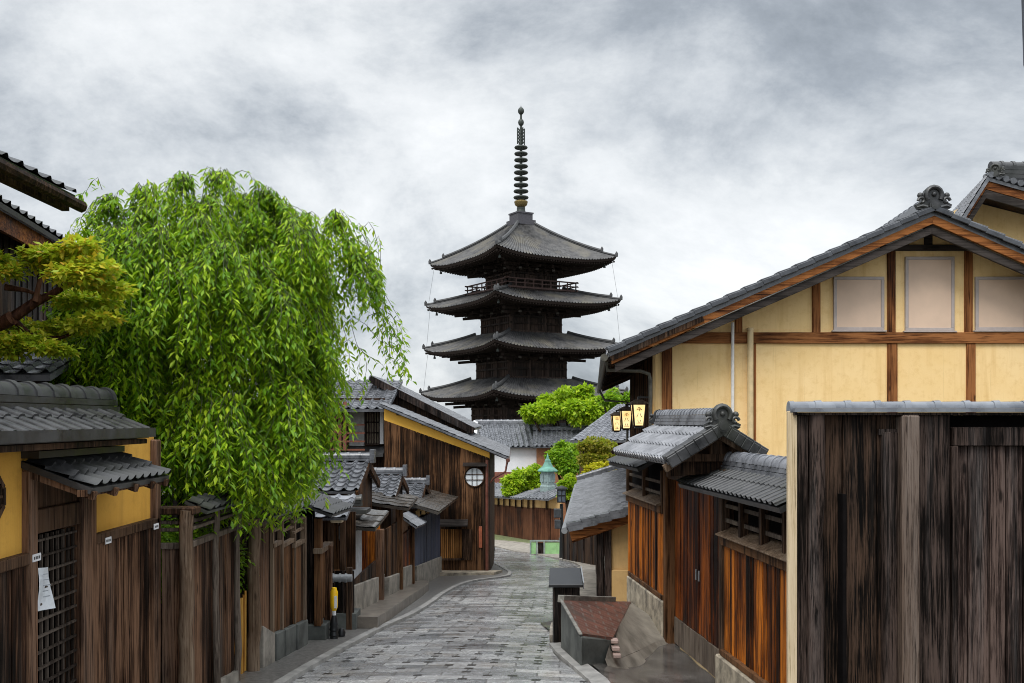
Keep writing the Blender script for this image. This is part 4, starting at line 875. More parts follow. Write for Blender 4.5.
# copper roofed lantern tower
cl = thing('copper_lantern', at(548, 500, 57.6), 'pale hexagonal lantern kiosk with green copper roof among the bushes', 'lantern')
c = V((at(548, 0, 57).x, 57.6, 0)); q = lambda y: at(0, y, 57.6).z
mb = MB(); mb.lathe(c, [(.48, q(505)), (.5, q(486)), (.44, q(485)), (.44, q(471))], 6); mb.build('body', plain('kiosk_grey', (.20, .26, .25), .6), cl)
mb = MB()
for k in range(6): a = R(60 * k + 30); mb.box(c + V((math.cos(a) * .4, math.sin(a) * .4, q(478))), (.05, .3, .45), (V((math.cos(a), math.sin(a), 0)), V((-math.sin(a), math.cos(a), 0)), UP))
mb.build('pane', plain('kiosk_pane', (.2, .26, .26), .25), cl)
mb = MB(); mb.lathe(c, [(.5, q(472)), (.66, q(471)), (.64, q(470)), (.35, q(466.5)), (.2, q(462)), (.17, q(461)), (.2, q(460.5)), (.09, q(458.5)), (.05, q(456)), (.0, q(453))], 6); mb.build('roof', COPPER, cl)
# street lamp
lp = thing('street_lamp', at(561.5, 557, 40.3), 'black post lamp with square lantern beside the green panels', 'street lamp')
c = V((BASE[lp].x, 40.3, 0)); q = lambda y: at(0, y, 40.3).z
mb = MB(); mb.tube([V((c.x, c.y, q(558))), V((c.x, c.y, q(540))), V((c.x, c.y, q(504)))], [.1, .08, .07], 10); mb.build('pole', BLACK, lp, smooth=50)
mb = MB(); mb.box((c.x, c.y, q(495.5)), (.30, .30, .48)); ln = mb.build('lantern', plain('lamp_glass_dim', (.10, .12, .15), .2), lp)
mb = MB()
for sx in (-1, 0, 1):
    for sy in (-1, 1): mb.box((c.x + sx * .155, c.y + sy * .155, q(495.5)), (.03, .03, .5))
for y in (489.5, 495, 502): mb.box((c.x, c.y, q(y)), (.36, .36, .03))
mb.lathe(V((c.x, c.y, 0)), [(.26, q(489)), (.22, q(487.5)), (.03, q(485.5))], 4); mb.build('cage', BLACK, ln)
for y, w in ((513, .3), (524, .24)):
    mb = MB(); mb.box((c.x - .16, c.y - .05, q(y)), (w, .2, .36)); mb.build('meter_box', plain('box_grey_%d' % y, (.05, .055, .06), .4), lp, bevel=.02)
# green panel screen
gp = thing('green_screen', at(546, 555, 45), 'low pale green panel screen with dark frames at the far roadside', 'screen')
for (xa, xb) in ((531, 536), (545, 562)):
    mb = MB(); a, b = at(xa, 555, 45), at(xb, 542.5, 45); mb.bx(a.x, b.x, 44.98, 45.03, G(45) + .05, b.z); mb.build('panel', GREENF, gp)
mb = MB(); a, b = at(538, 555, 45.1), at(543.5, 543, 45.1); mb.bx(a.x, b.x, 45.08, 45.13, G(45) + .05, b.z); mb.build('dark_panel', W_BLACK, gp)
mb = MB(); a, b = at(530.5, 555, 45), at(563, 541.5, 45)
for k in (0, .2, .42, 1): x = a.x + (b.x - a.x) * k; mb.bx(x - .03, x + .03, 44.94, 45.15, G(45) - .02, b.z + .03)
mb.bx(a.x, b.x, 44.95, 45.06, b.z, b.z + .06); mb.build('frame', plain('screen_frame', (.22, .26, .24), .5), gp)
p = at(491, 544, 50); mb = MB(); mb.tube([V((p.x, 50, G(50))), V((p.x, 50, at(0, 514, 50).z))], .16, 10); mb.tube([V((p.x, 50, G(50))), V((p.x, 50, G(50) + .2))], .22, 10); tag(mb.build('blue_post', plain('blue_black', (.02, .03, .05), .4), smooth=50), 'thick blue black post in the road bend behind the dark house', 'post')
# roadside fence right of the lamp
rfn = thing('roadside_fence', at(580, 560, 36), 'low dark plank fence behind the street lamp beside the lean-to', 'fence')
mb = MB(); a, b = at(563.5, 556, 39), at(600, 572, 33); planks(mb, (a.x, a.y), (b.x, b.y), (G(39), G(33)), (G(39) + 1.15, G(33) + 1.15), .2, .04, (-.5, -.8, 0)); mb.build('plank_panel', W_DARK, rfn)
for k in range(6):
    mb = MB(); p = a.lerp(b, k / 5); mb.bx(p.x - .05, p.x + .05, p.y - .09, p.y + .01, G(p.y), G(p.y) + 1.3)
    mb.build('post', W_BLACK, rfn)

# ---- far trees and shrubs
def tree(name, label, base, blobs, n, l, w, mat, tr, bark=BARK, cat='tree', group=None, seed=1, shell=.5):
    rng = random.Random(seed); t = thing(name, base, label, cat, group)
    mb = MB(); limbs(mb, base, tr, [V(c) - UP * r * .2 for c, r in blobs[:7]], rng); mb.build('trunk', bark, t, smooth=60)
    mb = MB(); crown(mb, blobs, n, l, w, rng, shell); mb.build('crown', mat, t)
    return t
def pb(lst, d, dj=1.2, seed=3):
    rng = random.Random(seed); out = []
    for x, y, r in lst:
        out.append((at(x, y, d + rng.uniform(-dj, dj)), r * .8 / F * d))
        for _ in range(4):
            a = rng.uniform(0, 6.28); q = r * rng.uniform(.5, .95); out.append((at(x + math.cos(a) * q * 1.15, y - math.sin(a) * q * .7, d + rng.uniform(-dj, dj)), r * rng.uniform(.3, .5) / F * d))
    return out
tree('broadleaf_tree', 'spreading bright green tree in front of the lowest pagoda roof', at(575, 470, 74) - UP * 4, pb([(545, 412, 17), (563, 402, 16), (582, 399, 15), (600, 410, 14), (575, 409, 15), (613, 412, 10), (550, 413, 11), (592, 411, 13), (535, 416, 9), (620, 416, 8), (567, 396, 9), (606, 402, 8)], 74, 2.2), 11000, .42, .26, LEAF_B, .3, seed=5)
tree('garden_tree', 'fresh green garden tree behind the copper roofed lantern', at(570, 500, 62) - UP * 2, pb([(562, 456, 12), (575, 450, 10), (561, 448, 7), (578, 458, 14), (567, 466, 12), (588, 468, 9), (557, 458, 7)], 62), 7500, .27, .15, LEAF_G, .16, seed=6)
tree('garden_tree', 'olive brown leaved garden tree with flat tiers left of the lanterns', at(596, 500, 42.5) - UP * 2, pb([(590, 446, 9), (602, 443, 9), (597, 452, 12), (608, 455, 9), (588, 460, 11), (602, 462, 11), (612, 446, 6)], 42.5, .6), 6000, .18, .11, LEAF_O, .14, seed=7)
tree('shrub', 'rounded lime green shrub above the garden wall roof left of the copper lantern', at(528, 500, 60) - UP * .8, pb([(517, 481, 11), (528, 477, 12), (540, 484, 12), (525, 489, 11), (545, 492, 8), (512, 490, 8), (535, 470, 8)], 60, .6), 6500, .26, .16, LEAF_B, .1, cat='shrub', seed=8)
tree('shrub', 'lime green shrub just right of the copper roofed lantern', at(568, 500, 50) - UP * 1.2, pb([(568, 484, 7), (572, 492, 6), (565, 494, 6), (570, 478, 5)], 50, .4), 2200, .2, .12, LEAF_B, .08, cat='shrub', seed=9)
tree('shrub', 'yellow flowering shrub above the lean-to roof', at(602, 500, 40) - UP * 1.6, pb([(592, 469, 5), (600, 466, 6), (609, 466, 5), (604, 472, 6), (586, 474, 4)], 39, .5), 2600, .14, .1, LEAF_Y, .07, cat='shrub', seed=10)
tree('garden_tree', 'green tree seen under the eave behind the three lit lanterns', at(622, 470, 60) - UP * 4, pb([(612, 400, 10), (622, 408, 9), (630, 400, 8), (618, 418, 9)], 60), 3000, .3, .18, LEAF_G, .15, seed=11)

# ================================================================== PAGODA
PX, PY = at(521, 0, 100).x, 100.0
pg = thing('pagoda', (PX, PY, G(100)), 'five storey dark wooden pagoda with bronze spire rising over the street', 'pagoda')
ANG = R(45 + 14)
def rot(x, y, k):
    a = -R(59) + k * math.pi / 2 + math.pi / 2
    return x * math.cos(a) - y * math.sin(a), x * math.sin(a) + y * math.cos(a)
def pp(x, y, z, k): X, Y = rot(x, y, k); return V((PX + X, PY + Y, zr(z)))
def sq_ring(mb, h, w, z, t):
    for k in range(4): mb.beam(pp(-h - w / 2, -h, z, k), pp(h - w / 2, -h, z, k), w, t)
LIFT = .62
tiers = [  # eave half width, body half, eave z, top z, top half width
    (7.85, 3.85, -2.3, -.35, 4.1), (7.54, 3.5, 2.15, 4.0, 3.7), (7.30, 3.15, 6.7, 8.5, 3.35), (7.14, 2.8, 11.15, 12.9, 3.0), (6.82, 2.45, 15.4, 19.6, .8)]
for ti, (a, bd, ze, zt, b) in enumerate(tiers):
    top5 = ti == 4; mb = MB(); NR = 42; NTt = 8 if not top5 else 14
    def lift(s_, t): return LIFT * abs(s_) ** 3.2 * (1 - t) ** 1.4
    def prof(t): return (.72 * t + .28 * t * t) if top5 else (.85 * t + .15 * t * t)
    for k in range(4):
        i0 = len(mb.v); cols = NR * 4
        for r in range(NTt + 1):
            t = r / NTt; w = a + (b - a) * t
            for c in range(cols + 1):
                s_ = -1 + 2 * c / cols; rib = max(0, math.cos(2 * math.pi * (c / 4))) * .11
                mb.v.append(pp(s_ * w, -w, ze + (zt - ze) * prof(t) + lift(s_, t) + rib, k))
        for r in range(NTt):
            for c in range(cols): q = i0 + r * (cols + 1) + c; mb.f.append((q, q + 1, q + cols + 2, q + cols + 1))
    rf = mb.build('roof', T_PAG, pg)
    for k in range(4):                      # hip ridges with raised ends
        mb = MB()
        for t0, t1, rr, up in ((0, 1, .13, .16), (.17, 1, .17, .38)):
            pts = [pp((a + (b - a) * t) * .999, -(a + (b - a) * t) * .999, ze + (zt - ze) * prof(t) + lift(1, t) + up * .6, k) for t in [t0 + (t1 - t0) * q / 8 for q in range(9)]]
            mb.tube(pts, rr, 6); mb.tube([pts[0] - UP * .1, pts[0] + UP * .2, pts[0] + UP * .42], [.15, .17, .04], 6)
        mb.build('hip_ridge', MATS.get('tile_hip') or tile('tile_hip', (.025, .026, .028), (.06, .06, .06), .6), rf, smooth=40)
    mb = MB()                               # eave edge, rafters and soffit
    for k in range(4):
        pr_ = None
        for c in range(25):
            s_ = -1 + 2 * c / 24; p0 = pp(s_ * a, -a, ze + lift(s_, 0) - .02, k); p1 = pp(s_ * (a - .1), -(a - .1), ze + lift(s_, 0) - .26, k); p2 = pp(s_ * (a - 1.7), -(a - 1.7), ze + lift(s_, 0) * .6 - .22, k); p3 = pp(s_ * (bd + .9), -(bd + .9), ze + .35, k)
            if pr_:
                mb.quad(pr_[0], p0, p1, pr_[1]); mb.quad(pr_[1], p1, p2, pr_[2]); mb.quad(pr_[2], p2, p3, pr_[3])
            pr_ = (p0, p1, p2, p3)
        for c in range(46):
            s_ = -.97 + 1.94 * c / 45
            x = s_ * a; mb.beam(pp(x, -(a - .14), ze + lift(s_, 0) - .33, k), pp(x * (1 - .0), -(a - 1.7), ze + lift(s_, 0) * .6 - .27, k) if abs(x) < a - 1.7 else pp(x, -max(abs(x), a - 1.7), ze + lift(s_, 0) * .6 - .27, k), .1, .13)
    mb.build('eaves', W_PAGD, rf)
    mb = MB(); z0 = tiers[ti - 1][3] - .6 if ti else G(100) - EYE
    for k in range(4):
        mb.quad(pp(-bd, -bd, z0, k), pp(bd, -bd, z0, k), pp(bd, -bd, ze + .3, k), pp(-bd, -bd, ze + .3, k))
        for c in range(4): x = -bd + 2 * bd * c / 3; mb.beam(pp(x, -bd - .03, z0, k), pp(x, -bd - .03, ze - .5, k), .38, .38, XA)
        for z in (ze - .75, ze - 1.05, ze - 1.7, z0 + .75): mb.beam(pp(-bd - .15, -bd - .14, z, k), pp(bd + .15, -bd - .14, z, k), .16, .18)
        for c in range(14): x = -bd * .95 + 1.9 * bd * c / 13; mb.beam(pp(x, -bd - .02, z0, k), pp(x, -bd - .02, ze - .8, k), .08, .06, XA)
    mb.build('storey_wall', W_PAG, pg)
    mb = MB()
    for k in range(4):
        for st in range(3):
            h = bd + .45 + .62 * st; z = ze - .62 + .34 * st
            mb.beam(pp(-h, -h, z, k), pp(h, -h, z, k), .16, .2)
            nb = 7 + st
            for c in range(nb):
                x = -h + 2 * h * c / (nb - 1); mb.beam(pp(x, -h - .25, z - .2, k), pp(x, -bd, z - .2, k), .2, .2); 
                if c % 2 and st == 0:
                    m2 = MB(); m2.box(pp(x, -h - .12, z - .02, k), (.3, .3, .2)); m2.build('bracket_block', MATS.get('bracket_pale') or plain('bracket_pale', (.10, .09, .08), .8), pg)
                else: mb.box(pp(x, -h - .12, z - .02, k), (.3, .3, .2))
        for st in range(3):
            h = bd + .45 + .62 * st; z = ze - .75 + .33 * st; mb.beam(pp(bd, -bd, z, k), pp(h + 1.05, -h - 1.05, z - .12, k), .26, .26)
        mb.beam(pp(bd + .5, -bd - .5, ze + .3, k), pp(a - .5, -a + .5, ze + LIFT - .5, k), .22, .26)
        mb.beam(pp(bd * .3, -bd, ze - .35, k), pp(bd * .3, -bd - 2.3, ze - .55, k), .22, .26); mb.beam(pp(-bd * .3, -bd, ze - .35, k), pp(-bd * .3, -bd - 2.3, ze - .55, k), .22, .26)
    mb.build('bracket_set', W_PAGD, pg)
    if top5:
        mb = MB(); h = 3.95; zb = 12.75
        for k in range(4):
            for z, t in ((zb, .16), (zb + .42, .09), (zb + .82, .12)): mb.beam(pp(-h - .3, -h, z, k), pp(h + .3, -h, z, k), .12, t)
            for c in range(9): x = -h + 2 * h * c / 8; mb.beam(pp(x, -h, zb, k), pp(x, -h, zb + .85, k), .12, .12, XA)
        mb.build('balustrade', plain('rail_brown', (.05, .022, .016), .7), pg)
        mb = MB(); mb.box(V((PX, PY, zr(zb - .18))), (2 * h, 2 * h, .12), (pp(1, 0, 0, 0) - pp(0, 0, 0, 0), pp(0, 1, 0, 0) - pp(0, 0, 0, 0), UP)); mb.build('balcony_floor', W_PAGD, pg)
sz = lambda y: zr((HOR - y) / F * 100)
axs = (pp(1, 0, 0, 0) - pp(0, 0, 0, 0), pp(0, 1, 0, 0) - pp(0, 0, 0, 0), UP)
mb = MB(); mb.box((PX, PY, (sz(226) + sz(221)) / 2), (2.15, 2.15, sz(221) - sz(226)), axs); mb.box((PX, PY, (sz(221) + sz(214.5)) / 2), (1.7, 1.7, sz(214.5) - sz(221)), axs); mb.box((PX, PY, sz(214)), (1.85, 1.85, .14), axs)
sp = mb.build('spire', plain('spire_base', (.055, .052, .06), .6), pg)
C0 = V((PX, PY, 0))
mb = MB(); mb.lathe(C0, [(.5, sz(213.5)), (.42, sz(210)), (.42, sz(207.5))], 12); mb.lathe(C0, [(.16, sz(208)), (.14, sz(150)), (.1, sz(108))], 8); mb.build('shaft', BRONZE, sp)
mb = MB(); mb.lathe(C0, [(.3, sz(207.5)), (.62, sz(205)), (.7, sz(202)), (.62, sz(201)), (.2, sz(200.5))], 14); mb.build('bowl', GOLD, sp, smooth=40)
for k in range(9):
    y = 197.6 - k * 6.25; rr = .66 - .012 * k; mb = MB(); i = 20
    mb.tube([C0 + UP * sz(y) + V((math.cos(2 * math.pi * q / i) * rr, math.sin(2 * math.pi * q / i) * rr, 0)) for q in range(i + 1)], .115, 6, False)
    for q in range(8): mb.beam(C0 + UP * sz(y), C0 + UP * sz(y) + V((math.cos(q * math.pi / 4) * rr, math.sin(q * math.pi / 4) * rr, 0)), .09, .12)
    mb.lathe(C0, [(.26, sz(y + 1.6)), (.3, sz(y)), (.26, sz(y - 1.6))], 8)
    mb.build('ring', BRONZE, sp, smooth=40)
mb = MB()
for k in range(4):
    d_ = V((math.cos(k * math.pi / 2 + .5), math.sin(k * math.pi / 2 + .5), 0))
    for q in range(5): mb.beam(C0 + UP * sz(144 - q * 3.2) + d_ * .12, C0 + UP * sz(141 - q * 3.2) + d_ * (.42 - .03 * (q % 2)), .05, .12)
    mb.beam(C0 + d_ * .4 + UP * sz(144.5), C0 + d_ * .4 + UP * sz(128.5), .06, .1, d_)
mb.build('flame_plate', BRONZE, sp)
mb = MB(); mb.ball(C0 + UP * sz(122.5), .3, 12, (1, 1, 1.25)); mb.build('jewel', BRONZE, sp, smooth=40)
mb = MB(); mb.ball(C0 + UP * sz(111), .32, 12, (1, 1, 1.2)); mb.lathe(C0, [(.1, sz(109)), (.02, sz(105.5))], 6); mb.build('jewel', BRONZE, sp, smooth=40)
# hanging chains and bells at the eave corners
for k in range(4):
    for ti in range(4, 0, -1):
        a = tiers[ti][0] - .35; a2 = tiers[ti - 1][0] - .25
        if abs(pp(a, -a, 0, k).x - PX) > 5:
            mb = MB(); mb.tube([pp(a, -a, tiers[ti][2] + LIFT - .3, k), pp(a2, -a2, tiers[ti - 1][2] + LIFT + .3, k)], .014, 4); mb.build('corner_chain', GREYM, pg)
        q = a - .5; bl = MB(); bl.lathe(pp(q, -q, tiers[ti][2] + LIFT - 1.05, k), [(.13, 0), (.11, .2), (.05, .3), (.02, .7)], 8); bl.build('wind_bell', BRONZE, pg)

# ================================================================== RIGHT: yellow gabled house
yh = thing('yellow_house', (6, 22, G(16)), 'large yellow plastered gable house with brown timbers and shuttered windows', 'house')
YD = 16.0
def yp(px, py, dd=0): return at(px, py, YD) + YA * dd
SK = V((1.34, 16, 0))
zb = G(YD) - .8
bl_ = V((yp(665, 0).x, YD, 0)); apx = yp(933, 0).x; slope = .43
zap = yp(0, 226).z; br_ = V((2 * apx - bl_.x, YD, 0)); zl = zap - (apx - bl_.x) * slope
mb = MB(); mb.prism([V((bl_.x, YD, zb)), V((br_.x, YD, zb)), V((br_.x, YD, zl)), V((apx, YD, zap)), V((bl_.x, YD, zl))], (0, .2, 0)); mb.build('gable_wall', P_YEL, yh)
mb = MB(); planks(mb, (bl_.x, YD + .2), (bl_.x + SK.x, YD + 16), (zb - 1, zb - 2), (zl + .08, zl + .08), .25, .06, (-1, 0, 0), batten=True); mb.build('side_wall', W_HOUSE, yh)
mb = MB(); mb.bx(bl_.x - .15, bl_.x - .01, YD + .02, YD + .35, zb, zl - .05); mb.build('corner_return', P_YEL, yh)
def timber(x0, x1, y0, y1, mat, name='timber', pr=.035):
    a, b = yp(x0, y1), yp(x1, y0); mb = MB(); mb.bx(a.x, b.x, YD - pr, YD + .02, a.z, b.z); return mb.build(name, mat, yh, bevel=.006)
timber(660, 1130, 332.5, 343.5, W_BEAMX, pr=.05)
timber(662, 672, 343.5, 560, W_BEAMZ)
for a, b, t in ((735, 742, 312), (812, 820, 280), (887, 895, 251), (964, 972, 251), (1046, 1054, 280)): timber(a, b, t, 332.5, W_BEAMZ)
for a, b in ((887, 897), (966, 975), (752.5, 756)): timber(a, b, 343.5, 520, W_BEAMZ, pr=.03 if a > 800 else .015)
timber(880, 982, 245, 251, W_BARGD, 'tie_beam', .04); timber(924, 932, 228, 245, W_BARGD, 'king_post', .03)
for x0, x1, y0, y1 in ((833, 883.5, 277, 330.5), (904.5, 953.5, 257, 331), (974.5, 1026, 277, 330.5)):
    a, b = yp(x0, y1), yp(x1, y0); mb = MB(); mb.bx(a.x + .05, b.x - .05, YD - .03, YD, a.z + .05, b.z - .05); o = mb.build('window_shutter', SHUT, yh)
    mb = MB()
    mb.bx(a.x, b.x, YD - .045, YD + .01, a.z, a.z + .05); mb.bx(a.x, b.x, YD - .045, YD + .01, b.z - .05, b.z); mb.bx(a.x, a.x + .05, YD - .045, YD + .01, a.z + .05, b.z - .05); mb.bx(b.x - .05, b.x, YD - .045, YD + .01, a.z + .05, b.z - .05); mb.bx(a.x - .03, b.x + .03, YD - .07, YD, a.z - .025, a.z - .001)
    mb.build('frame', SHUTF, o, bevel=.004)
mb = MB(); mb.tube([yp(731.5, 323, -.08), yp(731.5, 450, -.08)], .027, 10); mb.build('white_pipe', PIPE_W, yh, smooth=50)
mb = MB(); mb.tube([yp(749, 329, -.09), yp(749, 470, -.09)], .05, 12); mb.tube([yp(749, 328.5, -.09), yp(749, 331, -.09)], .058, 12); mb.build('cream_pipe', PIPE_C, yh, smooth=50)
# roof
VD = 15.35
def vp(px, py): return at(px, py, VD)
ap = vp(933, 209); lf = vp(608, 351); rt = V((2 * ap.x - lf.x, VD, lf.z))
sk = V((1.36, 16.6, 0))
mb = MB(); tiles(mb, lf + sk, lf, ap, ap + sk, col=.28, course=.25, amp=.05, style='wave', thick=.1); tiles(mb, rt, rt + sk, ap + sk, ap, col=.28, course=.25, amp=.05, style='wave', thick=.1)
n_ = 19; vt = MB()
for e0, sgn in ((lf, 1), (rt, -1)):
    for k in range(n_):
        a, b = e0.lerp(ap, k / n_), e0.lerp(ap, (k + 1) / n_); dd = (b - a).normalized(); up_ = dd.cross(YA) * (-1 if dd.cross(YA).z < 0 else 1)
        vt.box((a + b) / 2 + YA * .06 + up_ * .035, ((b - a).length * 1.08, .26, .045), ((dd + up_ * -.08).normalized(), YA, up_)); vt.box((a + b) / 2 + YA * -.075 + up_ * .002, ((b - a).length * 1.02, .03, .075), ((dd + up_ * -.05).normalized(), YA, up_))
rf = mb.build('roof', T_MID, yh, smooth=40); vt.build('verge_tile', tile('tile_verge', (.02, .022, .026), (.075, .08, .09), .35), rf, bevel=.008)
mb = MB(); ridge(mb, ap + UP * .02 + YA * .1, ap + sk + UP * .02, .3, .12, .09, .28, 2); mb.build('ridge_tiles', T_MID, rf, smooth=40)
mb = MB(); onigawara(mb, ap + V((0, .0, .0)), (0, -1, 0), .33); mb.build('ridge_ornament', T_DARK, rf, smooth=45)
for (off, th_, dy, mat, nm) in ((.145, .14, .0, W_BARGE, 'bargeboard'), (.285, .13, .045, W_BARGD, 'lower_bargeboard')):
    mb = MB()
    for e0 in (lf, rt):
        dd = (ap - e0).normalized(); up_ = dd.cross(YA); up_ = up_ if up_.z > 0 else -up_
        p0, p1 = e0 - up_ * off, ap - up_ * off; p1 = V((ap.x, p1.y, ap.z - off / up_.z))
        mb.prism([V((p0.x, VD + dy, p0.z - th_ / 2)), V((p1.x, VD + dy, p1.z - th_ / 2)), V((p1.x, VD + dy, p1.z + th_ / 2)), V((p0.x, VD + dy, p0.z + th_ / 2))], (0, .05, 0))
    mb.build(nm, mat, rf, bevel=.005)
mb = MB(); 
for k in range(26):
    o = sk * (k / 25); e0 = lf + o; dd = (ap - lf).normalized(); mb.beam(e0 - UP * .14 + dd * .05, e0 - UP * .14 + dd * 1.6, .06, .08)
mb.quad(lf + V((0, .06, -.10)), lf + sk + V((0, 0, -.10)), lf + sk + (ap - lf) * .3 - UP * .10, lf + (ap - lf) * .3 + V((0, .06, -.10)))
mb.build('rafters', W_DARK, rf)
mb = MB(); mb.tube([lf + V((-.06, -.02, -.10)), lf + sk + V((-.06, 0, -.16))], .06, 8); mb.tube([lf + V((0, .25, -.14)), lf + V((.02, .3, -.28)), at(640, 371, 15.75), at(649, 374, 15.8), at(650.5, 380, 15.8), at(650.5, 450, 15.8)], .03, 8)
e2_ = lf + sk * .8; mb.tube([e2_ + V((-.06, 0, -.2)), e2_ + V((.1, 0, -.5)), e2_ + V((.75, 0, -.55)), e2_ + V((.75, 0, -1.8))], .035, 8)
mb.build('gutter', plain('gutter_mossy', (.06, .055, .04), .55, var=.5, scale=12), rf, smooth=50)
# lean-to along its street side
ln_ = thing('lean_to', (2, 24, G(20)), 'low ochre lean-to with long grey tiled roof beside the bin', 'house')
p0, p1 = at(567, 526, 18), at(640, 505, 18); q0, q1 = at(578, 482.5, 31), at(622, 472, 31)
q0.z = p0.z; q1.z = p1.z; q0.x = p0.x + 1.05; q1.x = p1.x + 1.05
mb = MB(); tiles(mb, q0, p0, p1 + (p1 - p0) * .35, q1 + (q1 - q0) * .35, col=.28, course=.26, amp=.035, step=.025, style='wave', thick=.07)
dd = (p1 - p0).normalized(); u_ = dd.cross(YA); u_ = u_ if u_.z > 0 else -u_; l = (p1 - p0).length * 1.35
for k in range(7):
    a = p0 + dd * (l * k / 7); b = p0 + dd * (l * (k + 1) / 7); mb.box((a + b) / 2 + u_ * .02 - YA * .02, ((b - a).length * 1.05, .26, .05), ((dd - u_ * .1).normalized(), YA, u_)); mb.box((a + b) / 2 - u_ * .045 - YA * .13, ((b - a).length * 1.0, .03, .12), ((dd - u_ * .1).normalized(), YA, u_))
rf = mb.build('roof', T_MID, ln_, smooth=40)
mb = MB(); ridge(mb, q0 + UP * .02, q1 + UP * .04, .25, .1, .07, .3, 1); mb.build('ridge_tiles', T_MID, rf, smooth=40)
mb = MB(); mb.beam(p0 + V((.06, .02, -.17)), p1 + V((0, .02, -.17)), .06, .2); mb.beam(p0 + V((.1, .3, -.3)), p1 + V((0, .3, -.26)), .3, .05); mb.build('bargeboard', W_BARGE, rf)
mb = MB(); mb.tube([p0 + V((-.05, -.05, -.08)), q0 + V((-.05, 0, -.12))], .06, 8); mb.build('gutter', GREYM, rf, smooth=50)
a, b = at(611, 597, 18.3), at(640, 520, 18.3)
mb = MB(); mb.bx(a.x, b.x + .2, 18.3, 18.5, G(18) - .4, b.z); mb.build('end_wall', P_TAN, ln_)
mb = MB(); a2, b2 = at(610.5, 600, 18.25), at(640, 570, 18.25); mb.bx(a2.x, b2.x, 18.22, 18.3, G(18) - .4, b2.z); mb.build('plinth', P_TAN, ln_, bevel=.008)
mb = MB(); x0 = at(597, 0, 18.3).x; planks(mb, (x0 + .1, 18.5), (x0 + 1.0, 30.5), (G(18) - .2, G(31) - .2), (p0.z - .05, p0.z - .05), .2, .05, (-1, 0, 0)); mb.build('street_wall', W_DARK, ln_)
for px in (600, 608):
    mb = MB(); x = at(px, 0, 18.25).x; mb.bx(x - .06, x + .06, 18.2, 18.34, G(18) - .2, p0.z + .1); mb.build('post', W_BLACK, ln_, bevel=.008)
# three lit lanterns
la = thing('lit_lantern', at(638.5, 427, 16.4), 'largest and nearest of three lit paper lanterns under the yellow house eave', 'lantern', 'lit lanterns under the eave')
c = BASE[la]; k_ = 16.4 / F
def lz(y): return at(0, y, 16.4).z - c.z
def frus(mb, w0, w1, z0, z1, g=0):
    b = [c + V((sx * w0 / 2, sy * w0 / 2, z0)) for sx, sy in ((-1, -1), (1, -1), (1, 1), (-1, 1))]; t = [c + V((sx * w1 / 2, sy * w1 / 2, z1)) for sx, sy in ((-1, -1), (1, -1), (1, 1), (-1, 1))]
    mb.hexa(b, t); return b, t
w0, w1 = 9.6 * k_, 13.6 * k_; z0, z1 = lz(426), lz(404)
mb = MB(); b, t = frus(mb, w0, w1, z0, z1); bd_ = mb.build('paper_shade', LAMP, la)
mb = MB()
for p, q in zip(b, t): mb.beam(p, q, .022, .022)
for k in range(4): mb.beam(b[k], b[(k + 1) % 4], .022, .022); mb.beam(t[k], t[(k + 1) % 4], .03, .03)
mb.build('frame', W_BLACK, la)
mb = MB(); frus(mb, w1 + .07, .1, z1 + .02, z1 + .075); frus(mb, w1 + .075, w1 + .07, z1 + .004, z1 + .022); mb.build('cap', W_GREY, la)
mb = MB(); mb.beam(c + V((0, 0, z1 + .05)), c + V((0, 0, z1 + .12)), .03, .03, XA); mb.beam(c + V((0, 0, z1 + .11)), c + V((.45, .0, z1 + .11)), .03, .03); mb.box(c + V((0, 0, z0 - .02)), (w0 * .8, w0 * .8, .03)); mb.build('bracket', BLACK, la)
def glyph(ch, size, mat, parent, loc, tilt):
    cu = bpy.data.curves.new('lettering', 'FONT'); cu.body = ch; cu.size = size; cu.align_x = 'CENTER'; cu.align_y = 'CENTER'; cu.extrude = .001
    tmp = bpy.data.objects.new('lettering', cu); COL.objects.link(tmp)
    bpy.context.view_layer.update()
    me = bpy.data.meshes.new_from_object(tmp.evaluated_get(bpy.context.evaluated_depsgraph_get())); bpy.data.objects.remove(tmp)
    me.materials.clear(); me.materials.append(mat)
    o = bpy.data.objects.new('lettering', me); COL.objects.link(o); o.parent = parent; o.location = loc; o.rotation_euler = (R(90) - tilt, 0, 0); BASE[o] = BASE[parent]; return o
tl = -math.atan((w1 - w0) / 2 / (z1 - z0))
for i, ch in enumerate("本八立"):
    f = .78 - .28 * i; glyph(ch, .105, INK, bd_, V((0, -(w0 + (w1 - w0) * f) / 2 - .004, z0 + (z1 - z0) * f)), -tl)
for px, py, lab in ((626, 429.5, 'middle of three lit paper lanterns under the yellow house eave'), (616.5, 431.5, 'smallest and farthest of three lit paper lanterns under the yellow house eave')):
    dd = {626: 19.6, 616.5: 23.2}[px]; o = copy_tree(la); o.location = at(px, py, dd); o['label'] = lab

